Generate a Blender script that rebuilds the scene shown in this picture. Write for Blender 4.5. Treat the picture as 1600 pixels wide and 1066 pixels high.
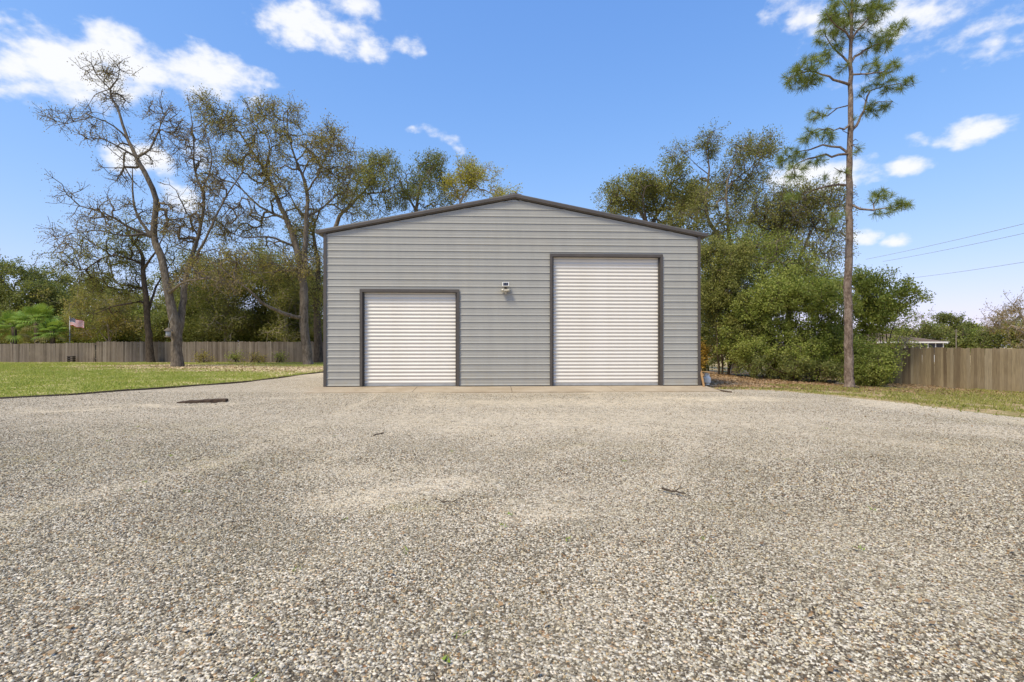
import bpy, math, random
import numpy as np
from mathutils import Vector

for o in list(bpy.data.objects):
    bpy.data.objects.remove(o, do_unlink=True)
sc = bpy.context.scene
COL = sc.collection
R = math.radians
F, CX, HY, CH = 800.0, 800.0, 541.0, 1.30      # focal length and principal column of the photo, horizon row, eye height

# ------------------------------------------------------------------ camera
cam = bpy.data.objects.new('camera', bpy.data.cameras.new('camera'))
COL.objects.link(cam)
cam.location = (0, 0, CH)
cam.rotation_euler = (R(90), 0, 0)
cam.data.sensor_width = 36.0
cam.data.lens = 18.0
cam.data.shift_y = 8.0 / 1600
cam.data.clip_start = 0.05
cam.data.clip_end = 3000
sc.camera = cam

# ------------------------------------------------------------------ light
SUN_DIR = Vector((-0.47, -0.47, 0.95)).normalized()      # towards the sun: behind the camera, to the left
sun = bpy.data.objects.new('sun', bpy.data.lights.new('sun', 'SUN'))
COL.objects.link(sun)
sun.rotation_euler = SUN_DIR.to_track_quat('Z', 'Y').to_euler()
sun.data.energy = 3.35
sun.data.angle = R(16)
sun.data.color = (1.0, 0.90, 0.70)

world = bpy.data.worlds.new('World')
sc.world = world
world.use_nodes = True
SKY_STRENGTH = 0.15
CLOUD = 5.1
sc.view_settings.view_transform = 'Standard'
sc.view_settings.look = 'None'
sc.view_settings.gamma = 1
sc.view_settings.use_curve_mapping = False
sc.view_settings.exposure = 0.43
sc.cycles.max_bounces = 4
sc.cycles.diffuse_bounces = 3
sc.cycles.caustics_reflective = False
sc.cycles.caustics_refractive = False

def build_world():
    nt = world.node_tree
    nt.nodes.clear()
    N, L = nt.nodes, nt.links
    def math_(op, a, b=None, clamp=False):
        n = N.new('ShaderNodeMath'); n.operation = op; n.use_clamp = clamp
        for i, v in enumerate((a, b)):
            if v is None: continue
            if isinstance(v, (int, float)): n.inputs[i].default_value = v
            else: L.new(v, n.inputs[i])
        return n.outputs[0]
    sky = N.new('ShaderNodeTexSky'); sky.sky_type = 'NISHITA'; sky.sun_disc = False
    sky.sun_elevation = math.asin(SUN_DIR.z)
    sky.sun_rotation = math.atan2(SUN_DIR.x, SUN_DIR.y)
    sky.air_density = 1.0; sky.dust_density = 0.6; sky.ozone_density = 2.0
    hs = N.new('ShaderNodeHueSaturation'); hs.inputs['Saturation'].default_value = 1.12
    hs.inputs['Value'].default_value = 1.0
    L.new(sky.outputs[0], hs.inputs['Color'])
    def vm(op, a, b=None, c=None):
        n = N.new('ShaderNodeVectorMath'); n.operation = op
        for i, v in enumerate((a, b, c)):
            if v is None: continue
            if isinstance(v, tuple): n.inputs[i].default_value = v
            else: L.new(v, n.inputs[i])
        return n
    skyc = vm('DIVIDE', vm('MULTIPLY', hs.outputs[0], (1.23, 1.70, 3.05)).outputs[0],
              vm('MULTIPLY_ADD', hs.outputs[0], (0.58 * 0.185, 1.3 * 0.185, 2.1 * 0.185), (1.0, 1.0, 1.0)).outputs[0]).outputs[0]   # soft shoulder of the photograph's sky
    tc = N.new('ShaderNodeTexCoord')
    sp = N.new('ShaderNodeSeparateXYZ'); L.new(tc.outputs['Generated'], sp.inputs[0])
    # soft large noise bends the cloud outlines
    nz = N.new('ShaderNodeTexNoise'); nz.inputs['Scale'].default_value = 7; nz.inputs['Detail'].default_value = 3
    L.new(tc.outputs['Generated'], nz.inputs['Vector'])
    nsp = N.new('ShaderNodeSeparateColor'); L.new(nz.outputs['Color'], nsp.inputs[0])
    az = math_('ARCTAN2', sp.outputs[0], sp.outputs[1])
    el = math_('ARCSINE', sp.outputs[2])
    az = math_('ADD', az, math_('MULTIPLY', math_('SUBTRACT', nsp.outputs[0], 0.5), 0.09))
    el = math_('ADD', el, math_('MULTIPLY', math_('SUBTRACT', nsp.outputs[1], 0.5), 0.05))
    front = [(95, 98, 135, 42, 1.25), (190, 88, 80, 40, 1.1), (20, 108, 80, 36, 1.0), (330, 118, 92, 36, 1.15), (385, 138, 45, 20, 0.7),
             (495, 50, 85, 32, 1.1), (535, 72, 66, 20, 0.8), (540, 8, 50, 18, 0.9), (640, 62, 25, 14, 0.5), (310, 68, 34, 16, 0.55),
             (655, 208, 20, 7, 0.8), (676, 212, 22, 9, 0.85), (696, 221, 20, 10, 0.85), (711, 232, 15, 8, 0.75), (225, 252, 48, 20, 0.9), (290, 312, 36, 22, 1.0), (320, 250, 30, 18, 0.6),
             (1290, 277, 72, 24, 1.05), (1425, 257, 40, 13, 0.95), (1530, 195, 54, 22, 1.05), (1345, 373, 30, 13, 0.95), (1397, 380, 21, 11, 0.95),
             (1420, 5, 140, 30, 0.85), (1350, 70, 80, 45, 0.45), (1560, 45, 90, 36, 0.4), (1245, 15, 50, 22, 0.55), (1440, 207, 22, 10, 0.4)]
    cl = []
    for (px, py, rx, ry, s) in front:
        X = (px - CX) / F; Z = (HY - py) / F
        cl.append((math.atan2(X, 1), math.atan(Z / math.hypot(1, X)), rx / F / (1 + X * X), ry / F / math.sqrt(1 + X * X), s))
    rnd = random.Random(8)
    for k in range(12):                              # the same scattered fair-weather clouds all round the sky
        cl.append((rnd.choice((-1, 1)) * rnd.uniform(1.0, 2.9), rnd.uniform(0.12, 0.9), rnd.uniform(0.06, 0.2), rnd.uniform(0.03, 0.06), rnd.uniform(0.6, 1.2)))
    cmb = N.new('ShaderNodeCombineXYZ'); L.new(az, cmb.inputs[0]); L.new(el, cmb.inputs[1])
    m = None
    for (a, e, w, h, s) in cl:
        q = vm('MULTIPLY_ADD', cmb.outputs[0], (1 / w, 1 / h, 0), (-a / w, -e / h, 0)).outputs[0]
        d = vm('DOT_PRODUCT', q, q).outputs['Value']
        g = N.new('ShaderNodeMath'); g.operation = 'MULTIPLY_ADD'; L.new(d, g.inputs[0]); g.inputs[1].default_value = -0.55 * s; g.inputs[2].default_value = s
        g = g.outputs[0]
        m = g if m is None else math_('SMOOTH_MAX', m, g)
    for n in N:
        if n.type == 'MATH' and n.operation == 'SMOOTH_MAX': n.inputs[2].default_value = 0.25
    m = math_('MAXIMUM', m, -1.2)
    mp = N.new('ShaderNodeMapping'); mp.inputs['Scale'].default_value = (1, 1, 1.7)
    L.new(tc.outputs['Generated'], mp.inputs[0])
    n2 = N.new('ShaderNodeTexNoise'); n2.inputs['Scale'].default_value = 11; n2.inputs['Detail'].default_value = 8
    n2.inputs['Roughness'].default_value = 0.6
    L.new(mp.outputs[0], n2.inputs['Vector'])
    dens = math_('ADD', m, math_('MULTIPLY', math_('SUBTRACT', n2.outputs[0], 0.5), 3.0))
    n3 = N.new('ShaderNodeTexNoise'); n3.inputs['Scale'].default_value = 34; n3.inputs['Detail'].default_value = 6; L.new(mp.outputs[0], n3.inputs['Vector'])
    dens = math_('ADD', dens, math_('MULTIPLY', math_('SUBTRACT', n3.outputs[0], 0.5), 1.5))
    mr = N.new('ShaderNodeMapRange'); mr.interpolation_type = 'SMOOTHSTEP'
    mr.inputs['From Min'].default_value = 0.12; mr.inputs['From Max'].default_value = 1.15
    mr.inputs['To Max'].default_value = 0.96
    L.new(dens, mr.inputs['Value'])
    mix = N.new('ShaderNodeMix'); mix.data_type = 'RGBA'
    L.new(mr.outputs[0], mix.inputs['Factor']); L.new(skyc, mix.inputs[6])
    mix.inputs[7].default_value = (CLOUD * 0.97, CLOUD * 0.98, CLOUD * 1.02, 1)
    bg = N.new('ShaderNodeBackground'); bg.inputs['Strength'].default_value = SKY_STRENGTH
    L.new(mix.outputs[2], bg.inputs['Color'])
    out = N.new('ShaderNodeOutputWorld'); L.new(bg.outputs[0], out.inputs['Surface'])
build_world()

# ------------------------------------------------------------------ helpers
def smooth(a, b, x):
    t = np.clip((np.asarray(x, float) - a) / (b - a), 0, 1)
    return t * t * (3 - 2 * t)
def zf(x, y=0.0):                                    # height of the ground: level yard that falls away to the right
    x = np.asarray(x, float); y = np.asarray(y, float)
    return (-0.10 - 0.5 * smooth(7, 20, x)
            + 0.012 * np.sin(x * 0.9 + 1.3) * np.sin(y * 0.7) + 0.008 * np.sin(x * 2.1 + y * 1.7))
def P(px, py, Y):
    return np.array([(px - CX) / F * Y, Y, CH + (HY - py) / F * Y])
def G(px, py):                                       # where the line of sight meets the ground
    Y = 10.0
    for _ in range(40):
        X = (px - CX) / F * Y
        Y = 0.5 * Y + 0.5 * F * (CH - float(zf(X, Y))) / (py - HY)
    X = (px - CX) / F * Y
    return np.array([X, Y, float(zf(X, Y))])
def lin(r, g, b):
    f = lambda c: ((c / 255 + 0.055) / 1.055) ** 2.4 if c > 10 else c / 255 / 12.92
    return (f(r), f(g), f(b), 1)
def mesh_np(name, verts, faces, smooth_=False):
    me = bpy.data.meshes.new(name)
    verts = np.ascontiguousarray(verts, dtype=np.float32).reshape(-1, 3)
    fl = faces if isinstance(faces, list) else [faces]
    fl = [np.asarray(f, dtype=np.int32) for f in fl if len(f)]
    tot = np.concatenate([np.full(len(f), f.shape[1], dtype=np.int32) for f in fl])
    loops = np.concatenate([f.ravel() for f in fl])
    start = np.concatenate([[0], np.cumsum(tot)[:-1]]).astype(np.int32)
    me.vertices.add(len(verts)); me.vertices.foreach_set('co', verts.ravel())
    me.loops.add(len(loops)); me.loops.foreach_set('vertex_index', loops)
    me.polygons.add(len(tot)); me.polygons.foreach_set('loop_start', start); me.polygons.foreach_set('loop_total', tot)
    if smooth_: me.polygons.foreach_set('use_smooth', np.ones(len(tot), dtype=bool))
    me.update(calc_edges=True)
    return me
def link(name, me, mat=None, parent=None, loc=None):
    o = bpy.data.objects.new(name, me)
    COL.objects.link(o)
    if me is not None and mat is not None and not me.materials: me.materials.append(mat)
    if parent is not None: o.parent = parent
    if loc is not None: o.location = loc
    return o
def tag(o, label=None, cat=None, group=None, kind=None):
    if label: o['label'] = label
    if cat: o['category'] = cat
    if group: o['group'] = group
    if kind: o['kind'] = kind
    return o
def empty(name, loc=(0, 0, 0), rz=0):
    o = bpy.data.objects.new(name, None); COL.objects.link(o)
    o.location = loc; o.rotation_euler = (0, 0, rz); o.empty_display_size = 0.2
    return o
class MB:                                            # collects boxes, prisms and tubes into one mesh
    def __init__(s): s.v = []; s.f = []
    def add(s, v, f):
        b = len(s.v); s.v += [tuple(map(float, p)) for p in v]; s.f += [tuple(i + b for i in q) for q in f]; return s
    def box(s, x0, x1, y0, y1, z0, z1, c=0.0):
        if c <= 0:
            v = [(x, y, z) for z in (z0, z1) for (x, y) in ((x0, y0), (x1, y0), (x1, y1), (x0, y1))]
            return s.add(v, [(3, 2, 1, 0), (4, 5, 6, 7), (0, 1, 5, 4), (1, 2, 6, 5), (2, 3, 7, 6), (3, 0, 4, 7)])
        prof = [(x0 + c, y0), (x1 - c, y0), (x1, y0 + c), (x1, y1 - c), (x1 - c, y1), (x0 + c, y1), (x0, y1 - c), (x0, y0 + c)]
        n = 8
        v = [(x, y, z) for z in (z0, z1) for (x, y) in prof]
        return s.add(v, [tuple(range(n - 1, -1, -1)), tuple(range(n, 2 * n))] + [(i, (i + 1) % n, n + (i + 1) % n, n + i) for i in range(n)])
    def prism(s, poly, axis, a, b):                  # poly in the two other axes, swept along axis a..b
        n = len(poly)
        mk = {'x': lambda p, t: (t, p[0], p[1]), 'y': lambda p, t: (p[0], t, p[1]), 'z': lambda p, t: (p[0], p[1], t)}[axis]
        v = [mk(p, a) for p in poly] + [mk(p, b) for p in poly]
        return s.add(v, [tuple(range(n - 1, -1, -1)), tuple(range(n, 2 * n))] + [(i, (i + 1) % n, n + (i + 1) % n, n + i) for i in range(n)])
    def tube(s, pts, rad, k=8, cap=True):
        pts = [Vector(p) for p in pts]; n = len(pts)
        if not hasattr(rad, '__len__'): rad = [rad] * n
        v = []
        for i, p in enumerate(pts):
            t = (pts[min(i + 1, n - 1)] - pts[max(i - 1, 0)]).normalized()
            a = t.cross(Vector((0.31, 0.93, 0.17))); 
            if a.length < 0.1: a = t.cross(Vector((1, 0, 0)))
            a.normalize(); b = t.cross(a)
            v += [p + (a * math.cos(2 * math.pi * j / k) + b * math.sin(2 * math.pi * j / k)) * rad[i] for j in range(k)]
        f = [(i * k + j, i * k + (j + 1) % k, (i + 1) * k + (j + 1) % k, (i + 1) * k + j) for i in range(n - 1) for j in range(k)]
        if cap: f += [tuple(range(k - 1, -1, -1)), tuple((n - 1) * k + j for j in range(k))]
        return s.add(v, f)
    def lathe(s, prof, cx=0, cy=0, k=20):
        v = [(cx + r * math.cos(2 * math.pi * j / k), cy + r * math.sin(2 * math.pi * j / k), z) for (r, z) in prof for j in range(k)]
        n = len(prof)
        f = [(i * k + j, i * k + (j + 1) % k, (i + 1) * k + (j + 1) % k, (i + 1) * k + j) for i in range(n - 1) for j in range(k)]
        f += [tuple(range(k - 1, -1, -1)), tuple((n - 1) * k + j for j in range(k))]
        return s.add(v, f)
    def mesh(s, name, sm=False):
        me = bpy.data.meshes.new(name); me.from_pydata(s.v, [], s.f)
        if sm: me.polygons.foreach_set('use_smooth', np.ones(len(me.polygons), dtype=bool))
        me.update(); return me
    def build(s, name, mat, parent=None, sm=False, loc=None):
        return link(name, s.mesh(name, sm), mat, parent, loc)

# ------------------------------------------------------------------ materials
class NT:
    def __init__(s, name):
        s.m = bpy.data.materials.new(name); s.m.use_nodes = True
        s.t = s.m.node_tree; s.t.nodes.clear(); s.N = s.t.nodes; s.L = s.t.links
        s.out = s.N.new('ShaderNodeOutputMaterial')
    def set(s, sock, v):
        if v is None: return
        if isinstance(v, bpy.types.NodeSocket): s.L.new(v, sock)
        else: sock.default_value = v
    def obj(s): return s.N.new('ShaderNodeTexCoord').outputs['Object']
    def pos(s): return s.N.new('ShaderNodeNewGeometry').outputs['Position']
    def island(s): return s.N.new('ShaderNodeNewGeometry').outputs['Random Per Island']
    def orand(s): return s.N.new('ShaderNodeObjectInfo').outputs['Random']
    def noise(s, vec, scale, detail=4, rough=0.55, out=0):
        n = s.N.new('ShaderNodeTexNoise'); s.set(n.inputs['Vector'], vec)
        n.inputs['Scale'].default_value = scale; n.inputs['Detail'].default_value = detail; n.inputs['Roughness'].default_value = rough
        return n.outputs[out]
    def voro(s, vec, scale, feat='F1', out='Distance', rnd=1.0):
        n = s.N.new('ShaderNodeTexVoronoi'); n.feature = feat; s.set(n.inputs['Vector'], vec)
        n.inputs['Scale'].default_value = scale; n.inputs['Randomness'].default_value = rnd
        return n.outputs[out]
    def ramp(s, fac, stops, interp='LINEAR'):
        n = s.N.new('ShaderNodeValToRGB'); s.set(n.inputs[0], fac); n.color_ramp.interpolation = interp
        e = n.color_ramp.elements
        while len(e) < len(stops): e.new(0.5)
        for q, (p, c) in zip(e, stops):
            q.position = p; q.color = c if len(c) == 4 else (*c, 1)
        return n.outputs[0]
    def mix(s, fac, a, b, mode='MIX'):
        n = s.N.new('ShaderNodeMix'); n.data_type = 'RGBA'; n.blend_type = mode
        s.set(n.inputs['Factor'], fac); s.set(n.inputs[6], a); s.set(n.inputs[7], b); return n.outputs[2]
    def math(s, op, a, b=None, clamp=False):
        n = s.N.new('ShaderNodeMath'); n.operation = op; n.use_clamp = clamp
        s.set(n.inputs[0], a); s.set(n.inputs[1], b); return n.outputs[0]
    def rng(s, v, a, b, c=0.0, d=1.0):
        n = s.N.new('ShaderNodeMapRange'); s.set(n.inputs[0], v)
        for i, q in enumerate((a, b, c, d)): n.inputs[i + 1].default_value = q
        return n.outputs[0]
    def mapping(s, vec, sc_=(1, 1, 1)):
        n = s.N.new('ShaderNodeMapping'); s.set(n.inputs[0], vec); n.inputs['Scale'].default_value = sc_; return n.outputs[0]
    def attr(s, name):
        n = s.N.new('ShaderNodeAttribute'); n.attribute_name = name; return n.outputs['Fac']
    def bump(s, h, dist, strength=1.0, normal=None):
        n = s.N.new('ShaderNodeBump'); s.set(n.inputs['Height'], h); n.inputs['Distance'].default_value = dist
        n.inputs['Strength'].default_value = strength; s.set(n.inputs['Normal'], normal); return n.outputs[0]
    def pbr(s, col, rough=0.7, metal=0.0, normal=None, spec=0.5):
        n = s.N.new('ShaderNodeBsdfPrincipled'); s.set(n.inputs['Base Color'], col); s.set(n.inputs['Roughness'], rough)
        n.inputs['Metallic'].default_value = metal; s.set(n.inputs['Normal'], normal)
        n.inputs['Specular IOR Level'].default_value = spec
        s.L.new(n.outputs[0], s.out.inputs[0]); return s.m

def grey(v): return (v, v, v, 1)
M = {}
def m_siding():
    t = NT('siding'); o = t.obj()
    st = t.noise(t.mapping(o, (1.6, 1, 0.22)), 2.2, 5, 0.6)
    d = t.noise(o, 0.8, 4)
    c = t.mix(t.rng(st, 0.35, 0.7), lin(161, 160, 153), lin(155, 154, 147))
    c = t.mix(t.rng(d, 0.5, 0.75, 0, 0.35), c, lin(166, 161, 148))
    sep = t.N.new('ShaderNodeSeparateXYZ'); t.L.new(o, sep.inputs[0])
    low = t.math('MULTIPLY', t.rng(sep.outputs[2], 0.9, 0.0), t.rng(t.noise(o, 5, 5), 0.4, 0.7))
    c = t.mix(t.math('MULTIPLY', low, 0.45), c, lin(160, 150, 128))          # splashed dirt near the slab
    return t.pbr(c, t.rng(d, 0.3, 0.7, 0.38, 0.55), 0.0, t.bump(t.noise(t.mapping(o, (1, 1, 2.2)), 1.4, 2), 0.012, 0.45), 0.4)
def m_paint(name, a, b, rough=0.45, scale=3.0):
    t = NT(name); o = t.obj()
    n = t.noise(o, scale, 5, 0.6); f = t.noise(o, scale * 14, 3)
    c = t.mix(t.rng(n, 0.35, 0.7), a, b)
    return t.pbr(c, t.rng(f, 0.3, 0.7, rough - 0.07, rough + 0.1), 0.0, t.bump(f, 0.001, 0.3), 0.4)
def m_concrete():
    t = NT('concrete'); o = t.obj()
    n = t.noise(o, 1.1, 6, 0.62); f = t.noise(o, 40, 4)
    c = t.mix(t.rng(n, 0.35, 0.68), lin(176, 162, 140), lin(154, 137, 112))
    c = t.mix(t.rng(t.noise(o, 4.5, 5), 0.55, 0.75, 0, 0.6), c, lin(128, 108, 84))
    c = t.mix(t.rng(f, 0.4, 0.7, 0, 0.4), c, lin(186, 174, 154))
    return t.pbr(c, 0.9, 0, t.bump(f, 0.004, 0.6), 0.2)
def m_stone():
    t = NT('gravel_stone'); r = t.orand()
    c = t.ramp(r, [(0.0, lin(64, 57, 47)), (0.14, lin(100, 90, 75)), (0.32, lin(142, 132, 114)), (0.48, lin(181, 171, 150)), (0.64, lin(216, 207, 186)),
                   (0.78, lin(246, 240, 220)), (0.88, lin(230, 214, 174)), (0.96, lin(188, 156, 108)), (1.0, lin(140, 98, 60))])
    o = t.obj(); p = t.pos()
    c = t.mix(t.rng(t.noise(o, 1.6, 4), 0.4, 0.75, 0, 0.45), c, lin(148, 136, 116))
    c = t.mix(t.rng(t.noise(p, 0.7, 5, 0.65), 0.45, 0.68, 0, 0.45), c, lin(136, 128, 104))        # dirtier drifts
    c = t.mix(t.rng(t.noise(p, 0.45, 4, 0.6), 0.5, 0.35, 0, 0.22), c, lin(214, 202, 176))           # dusty drifts
    return t.pbr(c, 0.85, 0, t.bump(t.noise(o, 5, 3), 0.15, 0.5), 0.25)
def m_gravel():
    t = NT('gravel'); p = t.pos()
    vc = t.voro(p, 52, 'F1', 'Color'); vd = t.voro(p, 52, 'F1', 'Distance')
    sp = t.N.new('ShaderNodeSeparateColor'); t.L.new(vc, sp.inputs[0])
    c = t.ramp(sp.outputs[0], [(0.0, lin(94, 84, 70)), (0.2, lin(154, 144, 125)), (0.45, lin(196, 186, 165)), (0.7, lin(226, 216, 196)),
                               (0.85, lin(232, 222, 204)), (0.94, lin(196, 166, 128)), (1.0, lin(140, 100, 66))])
    c = t.mix(t.rng(vd, 0.45, 0.75), c, lin(84, 74, 60))                     # fines between the stones, darkened to paint in the shade of the gaps
    big = t.noise(p, 0.55, 5, 0.6)
    c = t.mix(t.rng(big, 0.45, 0.7, 0, 0.3), c, lin(134, 122, 100))
    sand = t.mix(t.noise(p, 30, 5, 0.7), lin(232, 217, 188), lin(204, 186, 154))
    dust = t.math('MULTIPLY', t.attr('dust'), t.rng(t.noise(p, 7, 6, 0.7), 0.32, 0.6), True)
    c = t.mix(t.math('MULTIPLY', dust, 0.9), c, sand)
    moss = t.math('MULTIPLY', t.attr('moss'), t.rng(t.noise(p, 4, 6, 0.7), 0.45, 0.65), True)
    c = t.mix(t.math('MULTIPLY', moss, 0.6), c, lin(166, 154, 100))
    h = t.math('SUBTRACT', 0.6, vd)
    return t.pbr(c, 0.92, 0, t.bump(h, 0.016, 0.8), 0.2)
def m_ground():
    t = NT('ground'); p = t.pos()
    n = t.noise(p, 0.35, 6, 0.6); f = t.noise(p, 9, 6, 0.7); g = t.noise(p, 1.6, 6, 0.65)
    c = t.mix(t.rng(n, 0.35, 0.65), lin(196, 174, 138), lin(170, 148, 110))
    c = t.mix(t.rng(g, 0.46, 0.6, 0, 0.85), c, lin(128, 126, 66))
    c = t.mix(t.rng(f, 0.48, 0.66, 0, 0.8), c, lin(120, 88, 58))
    return t.pbr(c, 0.95, 0, t.bump(f, 0.03, 0.7), 0.1)
def m_litter_soil():
    t = NT('leaf_litter_soil'); p = t.pos(); f = t.noise(p, 10, 6, 0.7); g = t.noise(p, 1.2, 5, 0.65)
    c = t.ramp(f, [(0.25, lin(104, 78, 54)), (0.45, lin(154, 120, 84)), (0.6, lin(180, 148, 108)), (0.8, lin(204, 182, 144))])
    c = t.mix(t.rng(g, 0.5, 0.64, 0, 0.8), c, lin(206, 184, 148))
    return t.pbr(c, 0.95, 0, t.bump(f, 0.03, 0.8), 0.1)
def m_lawn():
    t = NT('lawn_soil'); p = t.pos(); f = t.noise(p, 8, 6, 0.7); n = t.noise(p, 0.5, 6, 0.65)
    c = t.mix(t.rng(f, 0.35, 0.65), lin(124, 132, 60), lin(154, 146, 86))
    c = t.mix(t.rng(n, 0.5, 0.62, 0, 0.9), c, lin(200, 180, 138))
    sand = t.math('MULTIPLY', t.attr('sand'), t.rng(t.noise(p, 1.3, 6, 0.7), 0.36, 0.52), True)
    c = t.mix(sand, c, t.mix(t.rng(f, 0.45, 0.6), lin(222, 204, 172), lin(172, 136, 98)))
    return t.pbr(c, 0.95, 0, t.bump(f, 0.03, 0.7), 0.1)
def m_leaf(name, cols, trans=0.42, var=0.35):
    t = NT(name); r = t.island(); p = t.pos()
    k = len(cols)
    c = t.ramp(r, [(i / max(1, k - 1), q) for i, q in enumerate(cols)])
    cl = t.noise(p, 0.9, 3, 0.5)
    c = t.mix(t.rng(cl, 0.35, 0.65, 0, var), c, cols[-1])
    d = t.N.new('ShaderNodeBsdfPrincipled'); t.L.new(c, d.inputs['Base Color']); d.inputs['Roughness'].default_value = 0.6
    d.inputs['Specular IOR Level'].default_value = 0.25
    tr = t.N.new('ShaderNodeBsdfTranslucent'); t.L.new(t.mix(0.4, c, lin(170, 175, 60)), tr.inputs[0])
    mx = t.N.new('ShaderNodeMixShader'); mx.inputs[0].default_value = trans
    t.L.new(d.outputs[0], mx.inputs[1]); t.L.new(tr.outputs[0], mx.inputs[2]); t.L.new(mx.outputs[0], t.out.inputs[0])
    return t.m
def m_bark(name, a, b, c3, zs=0.35, sc_=9):
    t = NT(name); p = t.pos()
    n = t.noise(t.mapping(p, (1, 1, zs)), sc_, 6, 0.7); g = t.noise(p, 1.2, 4)
    c = t.ramp(n, [(0.3, a), (0.5, b), (0.7, c3)])
    c = t.mix(t.rng(g, 0.5, 0.7, 0, 0.4), c, c3)
    return t.pbr(c, 0.92, 0, t.bump(n, 0.05, 1.0), 0.15)
def m_wood(name, cols):
    t = NT(name); r = t.orand(); p = t.pos()
    c = t.ramp(r, [(i / (len(cols) - 1), q) for i, q in enumerate(cols)])
    n = t.noise(t.mapping(p, (9, 9, 0.7)), 3, 6, 0.65)
    c = t.mix(t.rng(n, 0.35, 0.7, 0, 0.55), c, lin(88, 76, 62), 'MIX')
    k = t.noise(p, 0.6, 4)
    c = t.mix(t.rng(k, 0.5, 0.72, 0, 0.4), c, lin(150, 138, 120))
    return t.pbr(c, 0.9, 0, t.bump(n, 0.006, 0.7), 0.15)
M['siding'] = m_siding()
M['trim'] = m_paint('dark_trim', lin(76, 71, 66), lin(86, 80, 74), 0.45)
M['core'] = m_paint('wall_core', lin(120, 118, 112), lin(110, 108, 104), 0.7)
M['roof'] = m_paint('roof_metal', lin(104, 102, 98), lin(118, 114, 108), 0.45)
M['door'] = m_paint('door_white', lin(216, 212, 203), lin(208, 203, 192), 0.5, 1.5)
M['rubber'] = m_paint('black_seal', lin(30, 29, 28), lin(40, 38, 36), 0.8)
M['white_plastic'] = m_paint('white_plastic', lin(226, 226, 222), lin(216, 214, 206), 0.4)
M['cream_plastic'] = m_paint('cream_plastic', lin(200, 194, 176), lin(184, 176, 156), 0.45)
M['solar'] = m_paint('solar_cell', lin(34, 36, 52), lin(44, 46, 60), 0.3, 20)
M['lens'] = m_paint('lamp_lens', lin(206, 202, 188), lin(196, 190, 172), 0.2)
M['tank'] = m_paint('tank_paint', lin(248, 242, 228), lin(240, 232, 216), 0.4, 8)
M['brass'] = m_paint('brass', lin(150, 120, 60), lin(120, 96, 50), 0.4, 20)
M['concrete'] = m_concrete()
M['stone'] = m_stone(); M['gravel'] = m_gravel(); M['ground'] = m_ground(); M['lawn'] = m_lawn(); M['litter_soil'] = m_litter_soil()
M['bark'] = m_bark('oak_bark', lin(62, 55, 47), lin(106, 96, 84), lin(140, 130, 115))
M['bark_dark'] = m_bark('dark_bark', lin(50, 43, 36), lin(84, 73, 61), lin(110, 98, 84))
M['bark_pale'] = m_bark('pale_bark', lin(110, 100, 86), lin(150, 138, 122), lin(180, 168, 150))
M['bark_pine'] = m_bark('pine_bark', lin(66, 56, 49), lin(120, 105, 93), lin(158, 145, 132), 0.5, 11)
M['fence_grey'] = m_wood('fence_weathered', [lin(112, 103, 92), lin(132, 122, 110), lin(92, 84, 75), lin(146, 137, 125)])
M['fence_brown'] = m_wood('fence_tan', [lin(132, 118, 94), lin(156, 142, 114), lin(108, 94, 74), lin(172, 160, 134)])
M['timber'] = m_wood('charred_timber', [lin(66, 54, 46), lin(74, 60, 50)])
M['plank'] = m_wood('plank_tan', [lin(172, 134, 90), lin(166, 130, 86)])
M['edging'] = m_wood('edging_wood', [lin(98, 85, 72), lin(112, 99, 84), lin(84, 73, 62)])
L_ = lin
M['leaf_bare'] = m_leaf('leaf_bare', [L_(130, 118, 72), L_(158, 138, 84), L_(146, 112, 72)])
M['leaf_gold'] = m_leaf('leaf_gold', [L_(124, 120, 64), L_(152, 142, 78), L_(182, 158, 90), L_(136, 130, 70)])
M['leaf_olive'] = m_leaf('leaf_olive', [L_(104, 110, 56), L_(134, 136, 72), L_(162, 156, 90), L_(118, 122, 64)])
M['leaf_dark'] = m_leaf('leaf_dark', [L_(90, 100, 54), L_(114, 122, 66), L_(144, 144, 84), L_(102, 112, 60)])
M['leaf_yellow'] = m_leaf('leaf_yellow', [L_(168, 160, 58), L_(196, 184, 72), L_(150, 150, 60), L_(180, 172, 66)])
M['leaf_green'] = m_leaf('leaf_green', [L_(94, 112, 46), L_(138, 152, 66), L_(182, 182, 98), L_(116, 134, 56)])
M['leaf_bright'] = m_leaf('leaf_bright', [L_(108, 124, 52), L_(148, 158, 74), L_(182, 182, 102), L_(126, 142, 62)])
M['leaf_rust'] = m_leaf('leaf_rust', [L_(196, 160, 64), L_(176, 130, 60), L_(206, 176, 84)])
M['needle'] = m_leaf('pine_needle', [L_(92, 108, 50), L_(122, 138, 64), L_(154, 162, 88), L_(106, 122, 58)], 0.3, 0.25)
M['palm'] = m_leaf('palm_leaf', [L_(94, 128, 48), L_(122, 156, 62), L_(152, 174, 80), L_(108, 142, 54)], 0.35, 0.3)
M['palm_dry'] = m_leaf('palm_dry', [L_(160, 150, 96), L_(140, 124, 80), L_(150, 150, 90)], 0.2)
M['grass'] = m_leaf('grass_blade', [L_(130, 148, 56), L_(156, 168, 72), L_(184, 180, 104), L_(142, 158, 64)], 0.3, 0.4)
M['grass_dry'] = m_leaf('grass_dry', [L_(140, 140, 72), L_(168, 158, 94), L_(116, 128, 58), L_(150, 146, 80)], 0.3, 0.3)
M['litter'] = m_leaf('dead_leaf', [L_(124, 98, 70), L_(152, 124, 92), L_(180, 154, 120), L_(112, 90, 66)], 0.1, 0.2)
M['weed'] = m_leaf('weed_leaf', [L_(120, 150, 50), L_(140, 160, 66), L_(110, 140, 50)], 0.3)
M['metal_grey'] = m_paint('galvanised', lin(168, 170, 170), lin(150, 150, 148), 0.4)
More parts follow.
